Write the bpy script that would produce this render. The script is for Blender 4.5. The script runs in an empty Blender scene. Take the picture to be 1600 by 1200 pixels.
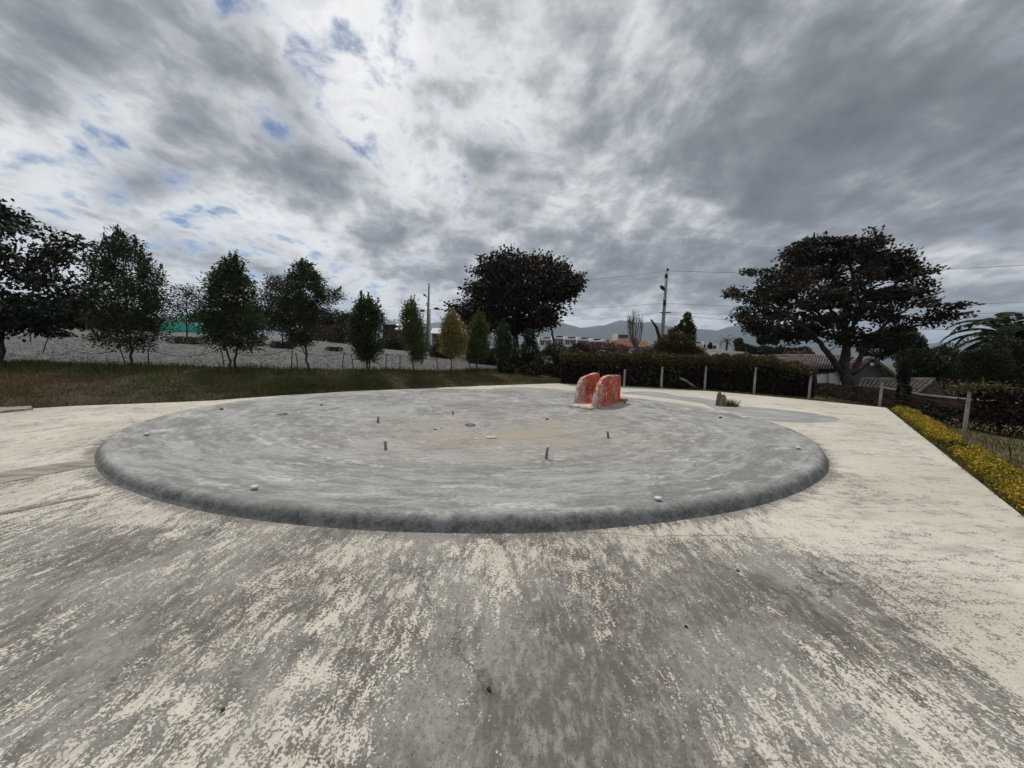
import bpy, bmesh, math, random
import numpy as np
from mathutils import Vector, Matrix

SC = bpy.context.scene
COL = SC.collection
R = math.radians

# ------------------------------------------------------------------ camera
TILT, ROLL, FPX, EYE = R(4.6), R(1.3), 601.0, 1.6
ct, st, cr, sr = math.cos(TILT), math.sin(TILT), math.cos(ROLL), math.sin(ROLL)
fwd = Vector((0, ct, -st)); up0 = Vector((0, st, ct)); right0 = Vector((1, 0, 0))
rt = right0 * cr + up0 * sr
upv = -right0 * sr + up0 * cr
cam_d = bpy.data.cameras.new('camera')
cam = bpy.data.objects.new('camera', cam_d); COL.objects.link(cam)
m3 = Matrix((rt, upv, -fwd)).transposed()
cam.matrix_world = Matrix.Translation((0, 0, EYE)) @ m3.to_4x4()
cam_d.sensor_width = 36.0
cam_d.lens = 36.0 * FPX / 1600.0
cam_d.clip_start = 0.05; cam_d.clip_end = 30000
SC.camera = cam

def ray(x, y):
    return (fwd + rt * ((x - 800) / FPX) + upv * ((600 - y) / FPX))
def G(x, y, z=0.0):
    """photo pixel -> point on the level plane z"""
    d = ray(x, y); k = (z - EYE) / d.z
    return Vector((d.x * k, d.y * k, z))
def D(x, y, depth):
    """photo pixel -> point at a given distance ahead"""
    d = ray(x, y); k = depth / d.y
    return Vector((d.x * k, depth, EYE + d.z * k))

# ------------------------------------------------------------------ sun, view
SUN_EL, SUN_AZ = R(58), R(-28)          # azimuth from +Y towards +X
sun_dir = Vector((math.sin(SUN_AZ) * math.cos(SUN_EL), math.cos(SUN_AZ) * math.cos(SUN_EL), math.sin(SUN_EL)))
sl = bpy.data.lights.new('sun', 'SUN'); sl.energy = 2.7; sl.angle = R(5); sl.color = (1.0, 0.94, 0.84)
so = bpy.data.objects.new('sun', sl); COL.objects.link(so)
so.rotation_euler = sun_dir.to_track_quat('Z', 'Y').to_euler()
so.location = (0, 0, 60)
vs = SC.view_settings
vs.view_transform = 'Standard'; vs.look = 'None'; vs.exposure = 0.0; vs.gamma = 1.0; vs.use_curve_mapping = False
SC.render.engine = 'CYCLES'
SC.cycles.use_denoising = True
SC.cycles.max_bounces = 6; SC.cycles.diffuse_bounces = 3; SC.cycles.transparent_max_bounces = 6
SC.cycles.volume_bounces = 0

# ------------------------------------------------------------------ node helpers
class NT:
    dims = '3D'
    def __init__(s, nt): s.nt = nt
    def n(s, typ, **kw):
        nd = s.nt.nodes.new(typ)
        for k, v in kw.items(): setattr(nd, k, v)
        return nd
    def put(s, sock, v):
        if v is None: return
        if isinstance(v, bpy.types.NodeSocket): s.nt.links.new(v, sock)
        else: sock.default_value = v
    def m(s, op, a, b=None, c=None, clamp=False):
        nd = s.n('ShaderNodeMath', operation=op); nd.use_clamp = clamp
        s.put(nd.inputs[0], a); s.put(nd.inputs[1], b); s.put(nd.inputs[2], c)
        return nd.outputs[0]
    def v(s, op, a, b=None, c=None):
        nd = s.n('ShaderNodeVectorMath', operation=op)
        s.put(nd.inputs[0], a)
        if op == 'SCALE': s.put(nd.inputs['Scale'], b)
        else: s.put(nd.inputs[1], b); s.put(nd.inputs[2], c)
        return nd.outputs['Value'] if op in ('DOT_PRODUCT', 'LENGTH', 'DISTANCE') else nd.outputs[0]
    def xyz(s, v):
        nd = s.n('ShaderNodeSeparateXYZ'); s.put(nd.inputs[0], v); return nd.outputs
    def cxyz(s, x, y, z):
        nd = s.n('ShaderNodeCombineXYZ'); s.put(nd.inputs[0], x); s.put(nd.inputs[1], y); s.put(nd.inputs[2], z); return nd.outputs[0]
    def noise(s, vec, scale, detail=4, rough=.55, dist=0, col=False):
        nd = s.n('ShaderNodeTexNoise'); nd.noise_dimensions = s.dims; s.put(nd.inputs['Vector'], vec)
        nd.inputs['Scale'].default_value = scale; nd.inputs['Detail'].default_value = detail
        nd.inputs['Roughness'].default_value = rough; nd.inputs['Distortion'].default_value = dist
        return nd.outputs['Color'] if col else nd.outputs['Fac']
    def vor(s, vec, scale, feature='DISTANCE_TO_EDGE', rnd=1.0):
        nd = s.n('ShaderNodeTexVoronoi', feature=feature); s.put(nd.inputs['Vector'], vec)
        nd.inputs['Scale'].default_value = scale; nd.inputs['Randomness'].default_value = rnd
        return nd.outputs['Distance']
    def ss(s, x, lo, hi, to0=0.0, to1=1.0):
        nd = s.n('ShaderNodeMapRange', interpolation_type='SMOOTHSTEP')
        s.put(nd.inputs['Value'], x); s.put(nd.inputs['From Min'], lo); s.put(nd.inputs['From Max'], hi)
        s.put(nd.inputs['To Min'], to0); s.put(nd.inputs['To Max'], to1)
        return nd.outputs['Result']
    def mix(s, f, a, b, blend='MIX'):
        nd = s.n('ShaderNodeMix', data_type='RGBA', blend_type=blend)
        s.put(nd.inputs[0], f)
        s.put(nd.inputs[6], a if isinstance(a, bpy.types.NodeSocket) else (*a, 1))
        s.put(nd.inputs[7], b if isinstance(b, bpy.types.NodeSocket) else (*b, 1))
        return nd.outputs[2]
    def obj(s): return s.n('ShaderNodeTexCoord').outputs['Object']
    def geo(s): return s.n('ShaderNodeNewGeometry').outputs
    def bump(s, h, strength=.3, dist=.01):
        nd = s.n('ShaderNodeBump'); s.put(nd.inputs['Height'], h)
        nd.inputs['Strength'].default_value = strength; nd.inputs['Distance'].default_value = dist
        return nd.outputs[0]
    def gauss(s, x, y, cx, cy, sx, sy, amp, rot=0.0):
        """amp * exp(-(u^2+v^2)) round a spot of the surface"""
        dx = s.m('SUBTRACT', x, cx); dy = s.m('SUBTRACT', y, cy)
        c, q = math.cos(rot), math.sin(rot)
        u = s.m('MULTIPLY_ADD', dx, c / sx, s.m('MULTIPLY', dy, q / sx))
        v = s.m('MULTIPLY_ADD', dx, -q / sy, s.m('MULTIPLY', dy, c / sy))
        r2 = s.m('MULTIPLY_ADD', u, u, s.m('MULTIPLY', v, v))
        return s.m('MULTIPLY', s.m('EXPONENT', s.m('MULTIPLY', r2, -1.0)), amp)
    def sum(s, L):
        o = L[0]
        for a in L[1:]: o = s.m('ADD', o, a)
        return o

# ------------------------------------------------------------------ world
world = bpy.data.worlds.new('World'); SC.world = world; world.use_nodes = True
w = NT(world.node_tree); w.dims = '2D'; world.node_tree.nodes.clear()
sky = w.n('ShaderNodeTexSky', sky_type='NISHITA'); sky.sun_disc = False
sky.sun_elevation = SUN_EL; sky.sun_rotation = SUN_AZ; sky.altitude = 2400; sky.air_density = 1.0; sky.dust_density = 1.2
bg_sky = w.n('ShaderNodeBackground'); w.put(bg_sky.inputs[0], sky.outputs[0]); bg_sky.inputs[1].default_value = 0.082
gen = w.n('ShaderNodeTexCoord').outputs['Generated']
dn = w.v('NORMALIZE', gen)
dx, dy, dz = w.xyz(dn)[0:3]
zz = w.m('MAXIMUM', w.m('ADD', dz, 0.26), 0.03)
px_ = w.m('DIVIDE', dx, zz); py_ = w.m('DIVIDE', dy, zz)          # the cloud deck seen as a plane overhead
pv = w.cxyz(px_, w.m('MULTIPLY', py_, 0.85), 0.0)
warp = w.v('SCALE', w.v('SUBTRACT', w.noise(pv, 2.2, 3, .5, col=True), (.5, .5, .5)), 0.13)
pw = w.v('ADD', pv, warp)
n_big = w.noise(pw, 1.9, 6, .52)
n_mid = w.noise(w.v('ADD', pw, (7.3, 2.1, 4.0)), 4.6, 6, .53)
n_fin = w.noise(w.v('ADD', pw, (1.3, 9.1, 2.0)), 12.0, 5, .6)
def blob(x, y, sx, sy, amp, rot=0):
    """a cloud mass or a gap round a direction; sx, sy are spreads in photo pixels"""
    d0 = ray(x, y).normalized()
    a = (ray(x + 5, y).normalized() - d0).normalized(); b = d0.cross(a).normalized()
    c, q = math.cos(R(rot)), math.sin(R(rot))
    a2 = a * c + b * q; b2 = b * c - a * q
    k = 1.0 / (1 + ((x - 800) / FPX) ** 2 + ((y - 600) / FPX) ** 2) ** .5
    u = w.v('DOT_PRODUCT', dn, tuple(a2 / (sx / FPX * k))); v = w.v('DOT_PRODUCT', dn, tuple(b2 / (sy / FPX * k)))
    du = d0.dot(a2 / (sx / FPX * k)); dv = d0.dot(b2 / (sy / FPX * k))
    u = w.m('SUBTRACT', u, du); v = w.m('SUBTRACT', v, dv)
    e = w.m('EXPONENT', w.m('MULTIPLY', w.m('MULTIPLY_ADD', u, u, w.m('MULTIPLY', v, v)), -1.0))
    e = w.m('MULTIPLY', e, w.m('GREATER_THAN', w.v('DOT_PRODUCT', dn, tuple(d0)), 0.0))
    return w.m('MULTIPLY', e, amp)
# thickness of the cloud: thick is grey, thin is white
SKY_THICK = [(1060, 430, 280, 60, .13, 0), (1330, 130, 400, 200, .29, 25), (1250, 330, 300, 60, .20, 25), (960, 410, 170, 60, .18, 0), (1500, 250, 200, 70, .10, 25), (940, 300, 120, 60, .10, -20),
             (500, 290, 70, 55, .30, -20), (610, 360, 65, 28, .26, -10), (470, 240, 40, 30, .14, 0), (700, 425, 60, 20, .12, 0),
             (60, 70, 170, 60, .18, -25), (290, 190, 130, 34, .20, -35), (820, 250, 130, 60, .10, -10), (940, 70, 110, 90, .10, 0),
             (600, 90, 170, 110, -.16, -20), (770, 340, 80, 60, -.16, 0), (1080, 315, 45, 18, -.20, 10), (160, 390, 220, 60, -.12, -15), (130, 220, 160, 40, -.14, -20),
             (620, 450, 120, 30, -.12, 0), (1540, 430, 120, 50, -.16, 0), (960, 500, 120, 14, -.22, 0), (1120, 505, 60, 12, -.2, 0), (420, 380, 130, 50, -.10, 0), (660, 210, 120, 60, -.10, -10), (1480, 400, 130, 24, -.10, 10)]
SKY_GAP = [(365, 14, 60, 22, .42, -10), (465, 115, 32, 22, .42, -25), (415, 200, 30, 18, .50, -10), (590, 250, 42, 22, .34, -30),
           (225, 290, 80, 16, .44, -18), (110, 240, 90, 12, .36, -15), (320, 335, 70, 10, .34, -15), (270, 395, 110, 16, .34, -8),
           (440, 425, 60, 10, .28, -5), (1560, 372, 70, 11, .50, 12), (1470, 540, 90, 12, .4, 0), (525, 463, 40, 12, .42, 0), (520, 60, 40, 18, .26, -30)]
thick = w.sum([blob(*b) for b in SKY_THICK])
gap = w.sum([blob(b[0], b[1], b[2] * 1.35, b[3] * 1.45, b[4] * 1.0, b[5]) for b in SKY_GAP])
t = w.m('MULTIPLY_ADD', n_big, .70, w.m('MULTIPLY_ADD', n_mid, .66, w.m('MULTIPLY', n_fin, .40)))    # mean ~ .88
t = w.m('ADD', w.m('SUBTRACT', t, .88), w.m('ADD', thick, .455))
ramp = w.n('ShaderNodeValToRGB'); cr_ = ramp.color_ramp
cr_.elements[0].position = .20; cr_.elements[0].color = (.95, .95, .95, 1)
cr_.elements[1].position = 1.0; cr_.elements[1].color = (.110, .119, .132, 1)
for p_, c_ in ((.36, (.755, .765, .775)), (.48, (.515, .528, .545)), (.60, (.325, .345, .37)), (.75, (.205, .22, .24))):
    e_ = cr_.elements.new(p_); e_.color = (*c_, 1)
w.put(ramp.inputs[0], w.m('MINIMUM', t, w.m('MULTIPLY_ADD', t, .68, .22)))
cov = w.m('SUBTRACT', w.m('MULTIPLY_ADD', n_mid, 1.5, w.m('MULTIPLY_ADD', n_fin, 1.5, -.68)), gap)   # mean ~ .80
cov = w.ss(w.m('ADD', cov, w.m('MULTIPLY', thick, .9)), .0, .66)
bg_cl = w.n('ShaderNodeBackground'); w.put(bg_cl.inputs[0], ramp.outputs[0]); bg_cl.inputs[1].default_value = 1.0
mx = w.n('ShaderNodeMixShader'); w.put(mx.inputs[0], cov)
w.nt.links.new(bg_sky.outputs[0], mx.inputs[1]); w.nt.links.new(bg_cl.outputs[0], mx.inputs[2])
wo = w.n('ShaderNodeOutputWorld'); w.nt.links.new(mx.outputs[0], wo.inputs[0])
world.cycles.sampling_method = 'MANUAL'; world.cycles.sample_map_resolution = 512

# ------------------------------------------------------------------ object helpers
def tag(o, label=None, cat=None, group=None, kind=None):
    if label: o['label'] = label
    if cat: o['category'] = cat
    if group: o['group'] = group
    if kind: o['kind'] = kind
    return o
def empty(name, loc, label=None, cat=None, group=None, rz=0.0):
    o = bpy.data.objects.new(name, None); COL.objects.link(o)
    o.location = loc; o.rotation_euler = (0, 0, rz); o.empty_display_size = .2
    return tag(o, label, cat, group)
def link(name, me, mat, parent=None, keep=True):
    o = bpy.data.objects.new(name, me); COL.objects.link(o)
    if mat and not me.materials: me.materials.append(mat)
    if parent is not None:
        o.parent = parent
        if keep:   # vertices are in world space: undo the parent's placing
            o.matrix_parent_inverse = (Matrix.Translation(parent.location) @ parent.rotation_euler.to_matrix().to_4x4()).inverted()
    return o
def fast(name, V, F, smooth=False):
    """mesh from numpy arrays; F is an (M,k) array of one face size"""
    V = np.asarray(V, np.float32); F = np.asarray(F, np.int32)
    me = bpy.data.meshes.new(name)
    me.vertices.add(len(V)); me.vertices.foreach_set('co', V.ravel())
    k = F.shape[1]
    me.loops.add(F.size); me.loops.foreach_set('vertex_index', F.ravel())
    me.polygons.add(len(F)); me.polygons.foreach_set('loop_start', np.arange(0, F.size, k, dtype=np.int32))
    try: me.polygons.foreach_set('loop_total', np.full(len(F), k, np.int32))
    except Exception: pass
    if smooth: me.polygons.foreach_set('use_smooth', np.ones(len(F), bool))
    me.update(calc_edges=True)
    return me
class MB:
    """collects small shapes into one mesh"""
    def __init__(s): s.V = []; s.F = []
    def add(s, V, F):
        b = len(s.V); s.V += [tuple(v) for v in V]; s.F += [tuple(i + b for i in f) for f in F]; return s
    def box(s, c, size, rz=0.0, M=None):
        x, y, z = (a / 2 for a in size); q = Matrix.Rotation(rz, 3, 'Z')
        P = [Vector((i * x, j * y, k * z)) for k in (-1, 1) for i, j in ((-1, -1), (1, -1), (1, 1), (-1, 1))]
        P = [(M @ p) if M else (q @ p + Vector(c)) for p in P]
        return s.add(P, [(3, 2, 1, 0), (4, 5, 6, 7), (0, 1, 5, 4), (1, 2, 6, 5), (2, 3, 7, 6), (3, 0, 4, 7)])
    def tube(s, pts, rad, n=8, cap=True):
        pts = [Vector(p) for p in pts]
        if not hasattr(rad, '__len__'): rad = [rad] * len(pts)
        b = len(s.V); prev = None
        for i, p in enumerate(pts):
            tdir = (pts[min(i + 1, len(pts) - 1)] - pts[max(i - 1, 0)]).normalized()
            ref = Vector((0, 0, 1)) if abs(tdir.z) < .9 else Vector((1, 0, 0))
            a = (prev - tdir * prev.dot(tdir)).normalized() if prev else tdir.cross(ref).normalized()
            prev = a; c = tdir.cross(a)
            for k in range(n):
                an = 2 * math.pi * k / n
                s.V.append(tuple(p + (a * math.cos(an) + c * math.sin(an)) * rad[i]))
        for i in range(len(pts) - 1):
            for k in range(n):
                s.F.append((b + i * n + k, b + i * n + (k + 1) % n, b + (i + 1) * n + (k + 1) % n, b + (i + 1) * n + k))
        if cap:
            s.F.append(tuple(b + k for k in range(n))[::-1]); s.F.append(tuple(b + (len(pts) - 1) * n + k for k in range(n)))
        return s
    def prism(s, poly, z0, z1):
        """upright prism over a polygon of (x, y)"""
        n = len(poly)
        return s.add([(x, y, z0) for x, y in poly] + [(x, y, z1) for x, y in poly],
                     [tuple(range(n))[::-1], tuple(range(n, 2 * n))] + [(i, (i + 1) % n, n + (i + 1) % n, n + i) for i in range(n)])
    def build(s, name, mat, parent=None, smooth=False, keep=True, bevel=0):
        me = bpy.data.meshes.new(name); me.from_pydata(s.V, [], s.F)
        bm = bmesh.new(); bm.from_mesh(me); bmesh.ops.recalc_face_normals(bm, faces=bm.faces)
        if bevel: bmesh.ops.bevel(bm, geom=bm.edges[:], offset=bevel, segments=2, affect='EDGES', profile=.6)
        bm.to_mesh(me); bm.free()
        if smooth: me.polygons.foreach_set('use_smooth', [True] * len(me.polygons))
        return link(name, me, mat, parent, keep)
def vnoise(P, seed=0, oct=4):
    """cheap smooth noise from sines, about -1..1"""
    rg = np.random.default_rng(seed); P = np.asarray(P, float); o = np.zeros(len(P)); a = 1.0; f = 1.0; tot = 0
    for _ in range(oct):
        for _ in range(3):
            k = rg.normal(size=P.shape[1]) * f; o += a * np.sin(P @ k + rg.uniform(0, 6.28)) / 3 ** .5
        tot += a; a *= .55; f *= 2.1
    return o / tot

# ------------------------------------------------------------------ materials
def newmat(name, rough=.85, spec=.25):
    m = bpy.data.materials.new(name); m.use_nodes = True
    b = m.node_tree.nodes['Principled BSDF']; b.inputs['Roughness'].default_value = rough
    b.inputs['Specular IOR Level'].default_value = spec
    return m, NT(m.node_tree), b
def plain(name, c1, c2, scale=6.0, rough=.85, bump=.3, bd=.01, stretch=(1, 1, 1), fine=60.0, spec=.25):
    m, n, b = newmat(name, rough, spec)
    v = n.v('MULTIPLY', n.obj(), stretch)
    f = n.m('MULTIPLY_ADD', n.noise(v, scale, 6, .6), .75, n.m('MULTIPLY', n.noise(v, fine, 3, .6), .25))
    n.put(b.inputs['Base Color'], n.mix(n.ss(f, .34, .66), c1, c2))
    if bump: n.put(b.inputs['Normal'], n.bump(n.noise(v, fine, 5, .65), bump, bd))
    return m
def leafmat(name, dark, light, transl=.12, rough=.6, spec=.16, patch=None, patch_scale=1.2):
    m, n, b = newmat(name, rough, spec)
    rnd = n.geo()['Random Per Island']
    c = n.mix(rnd, dark, light)
    if patch:   # clumps of another tint
        c = n.mix(n.ss(n.noise(n.obj(), patch_scale, 3), .48, .62), c, n.mix(rnd, patch[0], patch[1]))
    n.put(b.inputs['Base Color'], c)
    tr = n.n('ShaderNodeBsdfTranslucent'); n.put(tr.inputs[0], c)
    mixs = n.n('ShaderNodeMixShader'); mixs.inputs[0].default_value = transl
    n.nt.links.new(b.outputs[0], mixs.inputs[1]); n.nt.links.new(tr.outputs[0], mixs.inputs[2])
    n.nt.links.new(mixs.outputs[0], n.nt.nodes['Material Output'].inputs[0])
    return m
M = {}
M['bark'] = plain('bark', (.035, .027, .02), (.075, .06, .048), 5, .9, .6, .02, (1, 1, .25), 30)
M['bark_pale'] = plain('bark_pale', (.07, .06, .05), (.15, .13, .11), 5, .9, .5, .02, (1, 1, .3), 30)
M['leaf_dark'] = leafmat('leaf_dark', (.014, .018, .012), (.030, .034, .022), .06)
M['leaf_young'] = leafmat('leaf_young', (.020, .034, .013), (.058, .080, .032), .12)
M['leaf_young2'] = leafmat('leaf_young2', (.042, .058, .018), (.10, .125, .042), .14)
M['leaf_yellow'] = leafmat('leaf_yellow', (.13, .115, .035), (.30, .25, .08), .2)
M['leaf_bronze'] = leafmat('leaf_bronze', (.018, .014, .011), (.052, .036, .026), .06, patch=((.014, .016, .011), (.036, .034, .022)))
M['leaf_umbrella'] = leafmat('leaf_umbrella', (.016, .018, .013), (.042, .042, .030), .06, patch=((.024, .018, .014), (.06, .042, .03)), patch_scale=.7)
M['leaf_red'] = leafmat('leaf_red', (.034, .014, .012), (.080, .036, .030), .1)
M['leaf_vine'] = leafmat('leaf_vine', (.045, .040, .015), (.11, .095, .036), .12, patch=((.04, .026, .014), (.10, .06, .03)), patch_scale=1.5)
M['vine_dry'] = leafmat('vine_dry', (.008, .0055, .0045), (.026, .017, .013), .02)
M['leaf_olive'] = leafmat('leaf_olive', (.016, .022, .010), (.045, .055, .024), .1)
M['leaf_scrub'] = leafmat('leaf_scrub', (.04, .026, .016), (.10, .06, .036), .1, patch=((.026, .03, .014), (.06, .06, .03)))
M['leaf_pink'] = leafmat('leaf_pink', (.08, .045, .045), (.20, .13, .13), .15)
M['hedge_yellow'] = leafmat('hedge_yellow', (.20, .14, .014), (.52, .37, .035), .15, patch=((.10, .10, .015), (.28, .24, .03)), patch_scale=2.0)
M['hedge_green'] = leafmat('hedge_green', (.03, .045, .012), (.09, .10, .03), .12)
M['grass'] = leafmat('grass', (.045, .060, .016), (.115, .125, .04), .2, patch=((.085, .062, .028), (.18, .13, .058)), patch_scale=.33)
M['grass_dry'] = leafmat('grass_dry', (.10, .085, .05), (.24, .20, .12), .15)
M['twig'] = plain('twig', (.09, .08, .072), (.17, .155, .14), 8, .9, 0)

POOL = (-.71, 9.38, 6.9, .88)       # centre x, y, half width, depth ratio
# painted, worn concrete of the deck
def deck_material():
    m, n, b = newmat('deck_paint', .8, .25); n.dims = '2D'
    P = n.obj(); x, y, _ = n.xyz(P)[0:3]
    wv = n.v('SCALE', n.v('SUBTRACT', n.noise(P, 2.2, 3, .55, col=True), (.5, .5, .5)), .10)
    Pw = n.v('ADD', P, wv)
    # brush and traffic streaks run away from the viewer in front, across at the far right
    sA = n.v('MULTIPLY', Pw, (1.0, .42, 1.0)); sB = n.v('MULTIPLY', Pw, (.36, 1.0, 1.0))
    side = n.ss(x, 2.2, 3.4)
    def st_(scale, detail=5, rough=.62):
        a = n.noise(sA, scale, detail, rough); c = n.noise(sB, scale, detail, rough)
        return n.m('MULTIPLY_ADD', n.m('SUBTRACT', c, a), side, a)
    n1 = st_(2.2, 6, .70); n2 = st_(14.0, 7, .78); n3 = n.noise(Pw, 62.0, 4, .7)
    n4 = n.noise(n.v('MULTIPLY', Pw, (1.0, .12, 1.0)), 26.0, 3, .6)
    val = n.sum([n.m('MULTIPLY', n1, .46), n.m('MULTIPLY', n2, .78), n.m('MULTIPLY', n3, .72), n.m('MULTIPLY', n4, .22), -.59])
    g = lambda px, py, sx, sy, amp, rot=0: n.gauss(x, y, G(px, py).x, G(px, py).y, sx, sy, amp, rot)
    slab = n.m('MULTIPLY', n.ss(n.m('ADD', x, n.m('MULTIPLY', n2, .5)), 2.78, 2.62), n.ss(n.m('ADD', y, n.m('MULTIPLY', n3, .2)), 3.46, 3.34))
    rx = n.m('SUBTRACT', x, POOL[0]); ry = n.m('DIVIDE', n.m('SUBTRACT', y, POOL[1]), POOL[3]); rr = n.m('SQRT', n.m('MULTIPLY_ADD', rx, rx, n.m('MULTIPLY', ry, ry)))
    T = n.sum([n.m('MULTIPLY', slab, .08), .40,
               g(850, 1180, .75, .6, .20), g(960, 1000, 1.1, .6, .09), g(1230, 900, .85, .45, .13), g(1350, 960, .5, .3, .07),
               g(250, 950, 1.3, .6, .075), g(80, 1010, .9, .4, .05), g(330, 870, 1.0, .4, .04), g(140, 830, 1.4, .7, .07), g(60, 900, 1.2, .35, .03),
               g(1480, 1130, .55, .38, -.01), g(1150, 1000, .8, .5, .08), g(560, 930, .5, .5, -.02), g(330, 1140, .3, .14, -.05), g(650, 850, 1.4, .25, .02),
               g(960, 838, 1.0, .2, .01), g(40, 740, 2.0, .8, .045), g(1260, 660, 2.0, 1.0, .03), g(880, 880, .3, .5, -.02), g(760, 1000, .25, .35, .04),
               n.m('MULTIPLY', n.ss(y, 9, 14), -.05), n.m('MULTIPLY', n.ss(rr, POOL[2] + .26, POOL[2] + .02), .17), n.m('MULTIPLY', n.ss(x, 3.0, 5.0), -.03)])
    bare = n.ss(n.m('SUBTRACT', val, T), .018, -.012)          # 1 where the paint is gone
    # cement under the paint
    gm = n.noise(Pw, 1.1, 6, .62); gf = n.noise(P, 90.0, 4, .7); gs = st_(20, 5, .7)
    cem = n.mix(n.ss(gm, .36, .64), (.130, .118, .105), (.248, .236, .222))
    cem = n.mix(n.m('MULTIPLY', n.ss(gs, .42, .68), .6), cem, (.34, .325, .295))
    cem = n.mix(n.m('MULTIPLY', n.ss(n.noise(sA, 4.0, 7, .72), .50, .68), .6), cem, (.098, .086, .077))
    cem = n.mix(n.m('MULTIPLY', n.ss(n.m('MULTIPLY_ADD', n.noise(P, 38.0, 5, .75), .6, n.m('MULTIPLY', gf, .4)), .51, .62), .7), cem, (.075, .07, .066))
    cem = n.mix(n.m('MULTIPLY', n.ss(n.noise(P, 210.0, 2, .6), .60, .72), .5), cem, (.05, .05, .05))
    # paint
    dirt = n.m('MULTIPLY', n.ss(st_(3.2, 7, .7), .48, .72), .55)
    pnt = n.mix(n.ss(n.noise(Pw, .5, 4), .35, .65), (.49, .460, .395), (.57, .545, .475))
    pnt = n.mix(dirt, pnt, (.30, .28, .24))
    pnt = n.mix(n.m('MULTIPLY', n.ss(gf, .52, .70), .5), pnt, (.26, .24, .205))
    pnt = n.mix(n.m('MULTIPLY', n.ss(n.noise(P, 9.0, 6, .75), .54, .70), .45), pnt, (.33, .31, .265))
    col = n.mix(bare, pnt, cem)
    # flake edges darkened, painting in the shade of the paint film's thickness
    edge = n.m('MULTIPLY', bare, n.ss(n.m('SUBTRACT', val, T), -.06, -.012))
    col = n.mix(n.m('MULTIPLY', edge, .5), col, (.12, .105, .095))
    # long cracks and the net of fine cracks at the right
    cw = n.v('ADD', P, n.v('SCALE', n.v('SUBTRACT', n.noise(P, 3.0, 5, .65, col=True), (.5, .5, .5)), .55))
    cm = n.ss(n.noise(P, .7, 3), .46, .60)
    c1 = n.m('MULTIPLY', n.ss(n.vor(cw, .55), .011, .002), cm)
    net = n.m('ADD', n.gauss(x, y, G(1420, 1080).x, G(1420, 1080).y, .8, .5, 1.0), n.gauss(x, y, G(330, 790).x, G(330, 790).y, .8, .8, .6))
    c2 = n.m('MULTIPLY', n.m('MULTIPLY', n.ss(n.vor(cw, 3.2), .034, .008), net), n.ss(n.noise(P, 4.0, 3), .40, .58))
    cj = n.m('MULTIPLY', n.ss(n.m('ABSOLUTE', n.m('SUBTRACT', n.m('ADD', y, n.m('MULTIPLY', n.noise(P, 2.5, 4), .16)), 3.42)), .014, .004),
             n.m('MULTIPLY', n.ss(x, -1.6, -.9), n.ss(x, 2.55, 2.35)))
    crack = n.m('MINIMUM', n.sum([c1, c2, n.m('MULTIPLY', cj, .8)]), 1.0)
    col = n.mix(n.m('MULTIPLY', crack, .65), col, (.06, .053, .046))
    n.put(b.inputs['Base Color'], col)
    n.put(b.inputs['Roughness'], n.m('MULTIPLY_ADD', bare, .12, .72))
    n.put(b.inputs['Normal'], n.bump(n.noise(sA, 60.0, 5, .7), .4, .006))
    return m
M['deck'] = deck_material()

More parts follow.
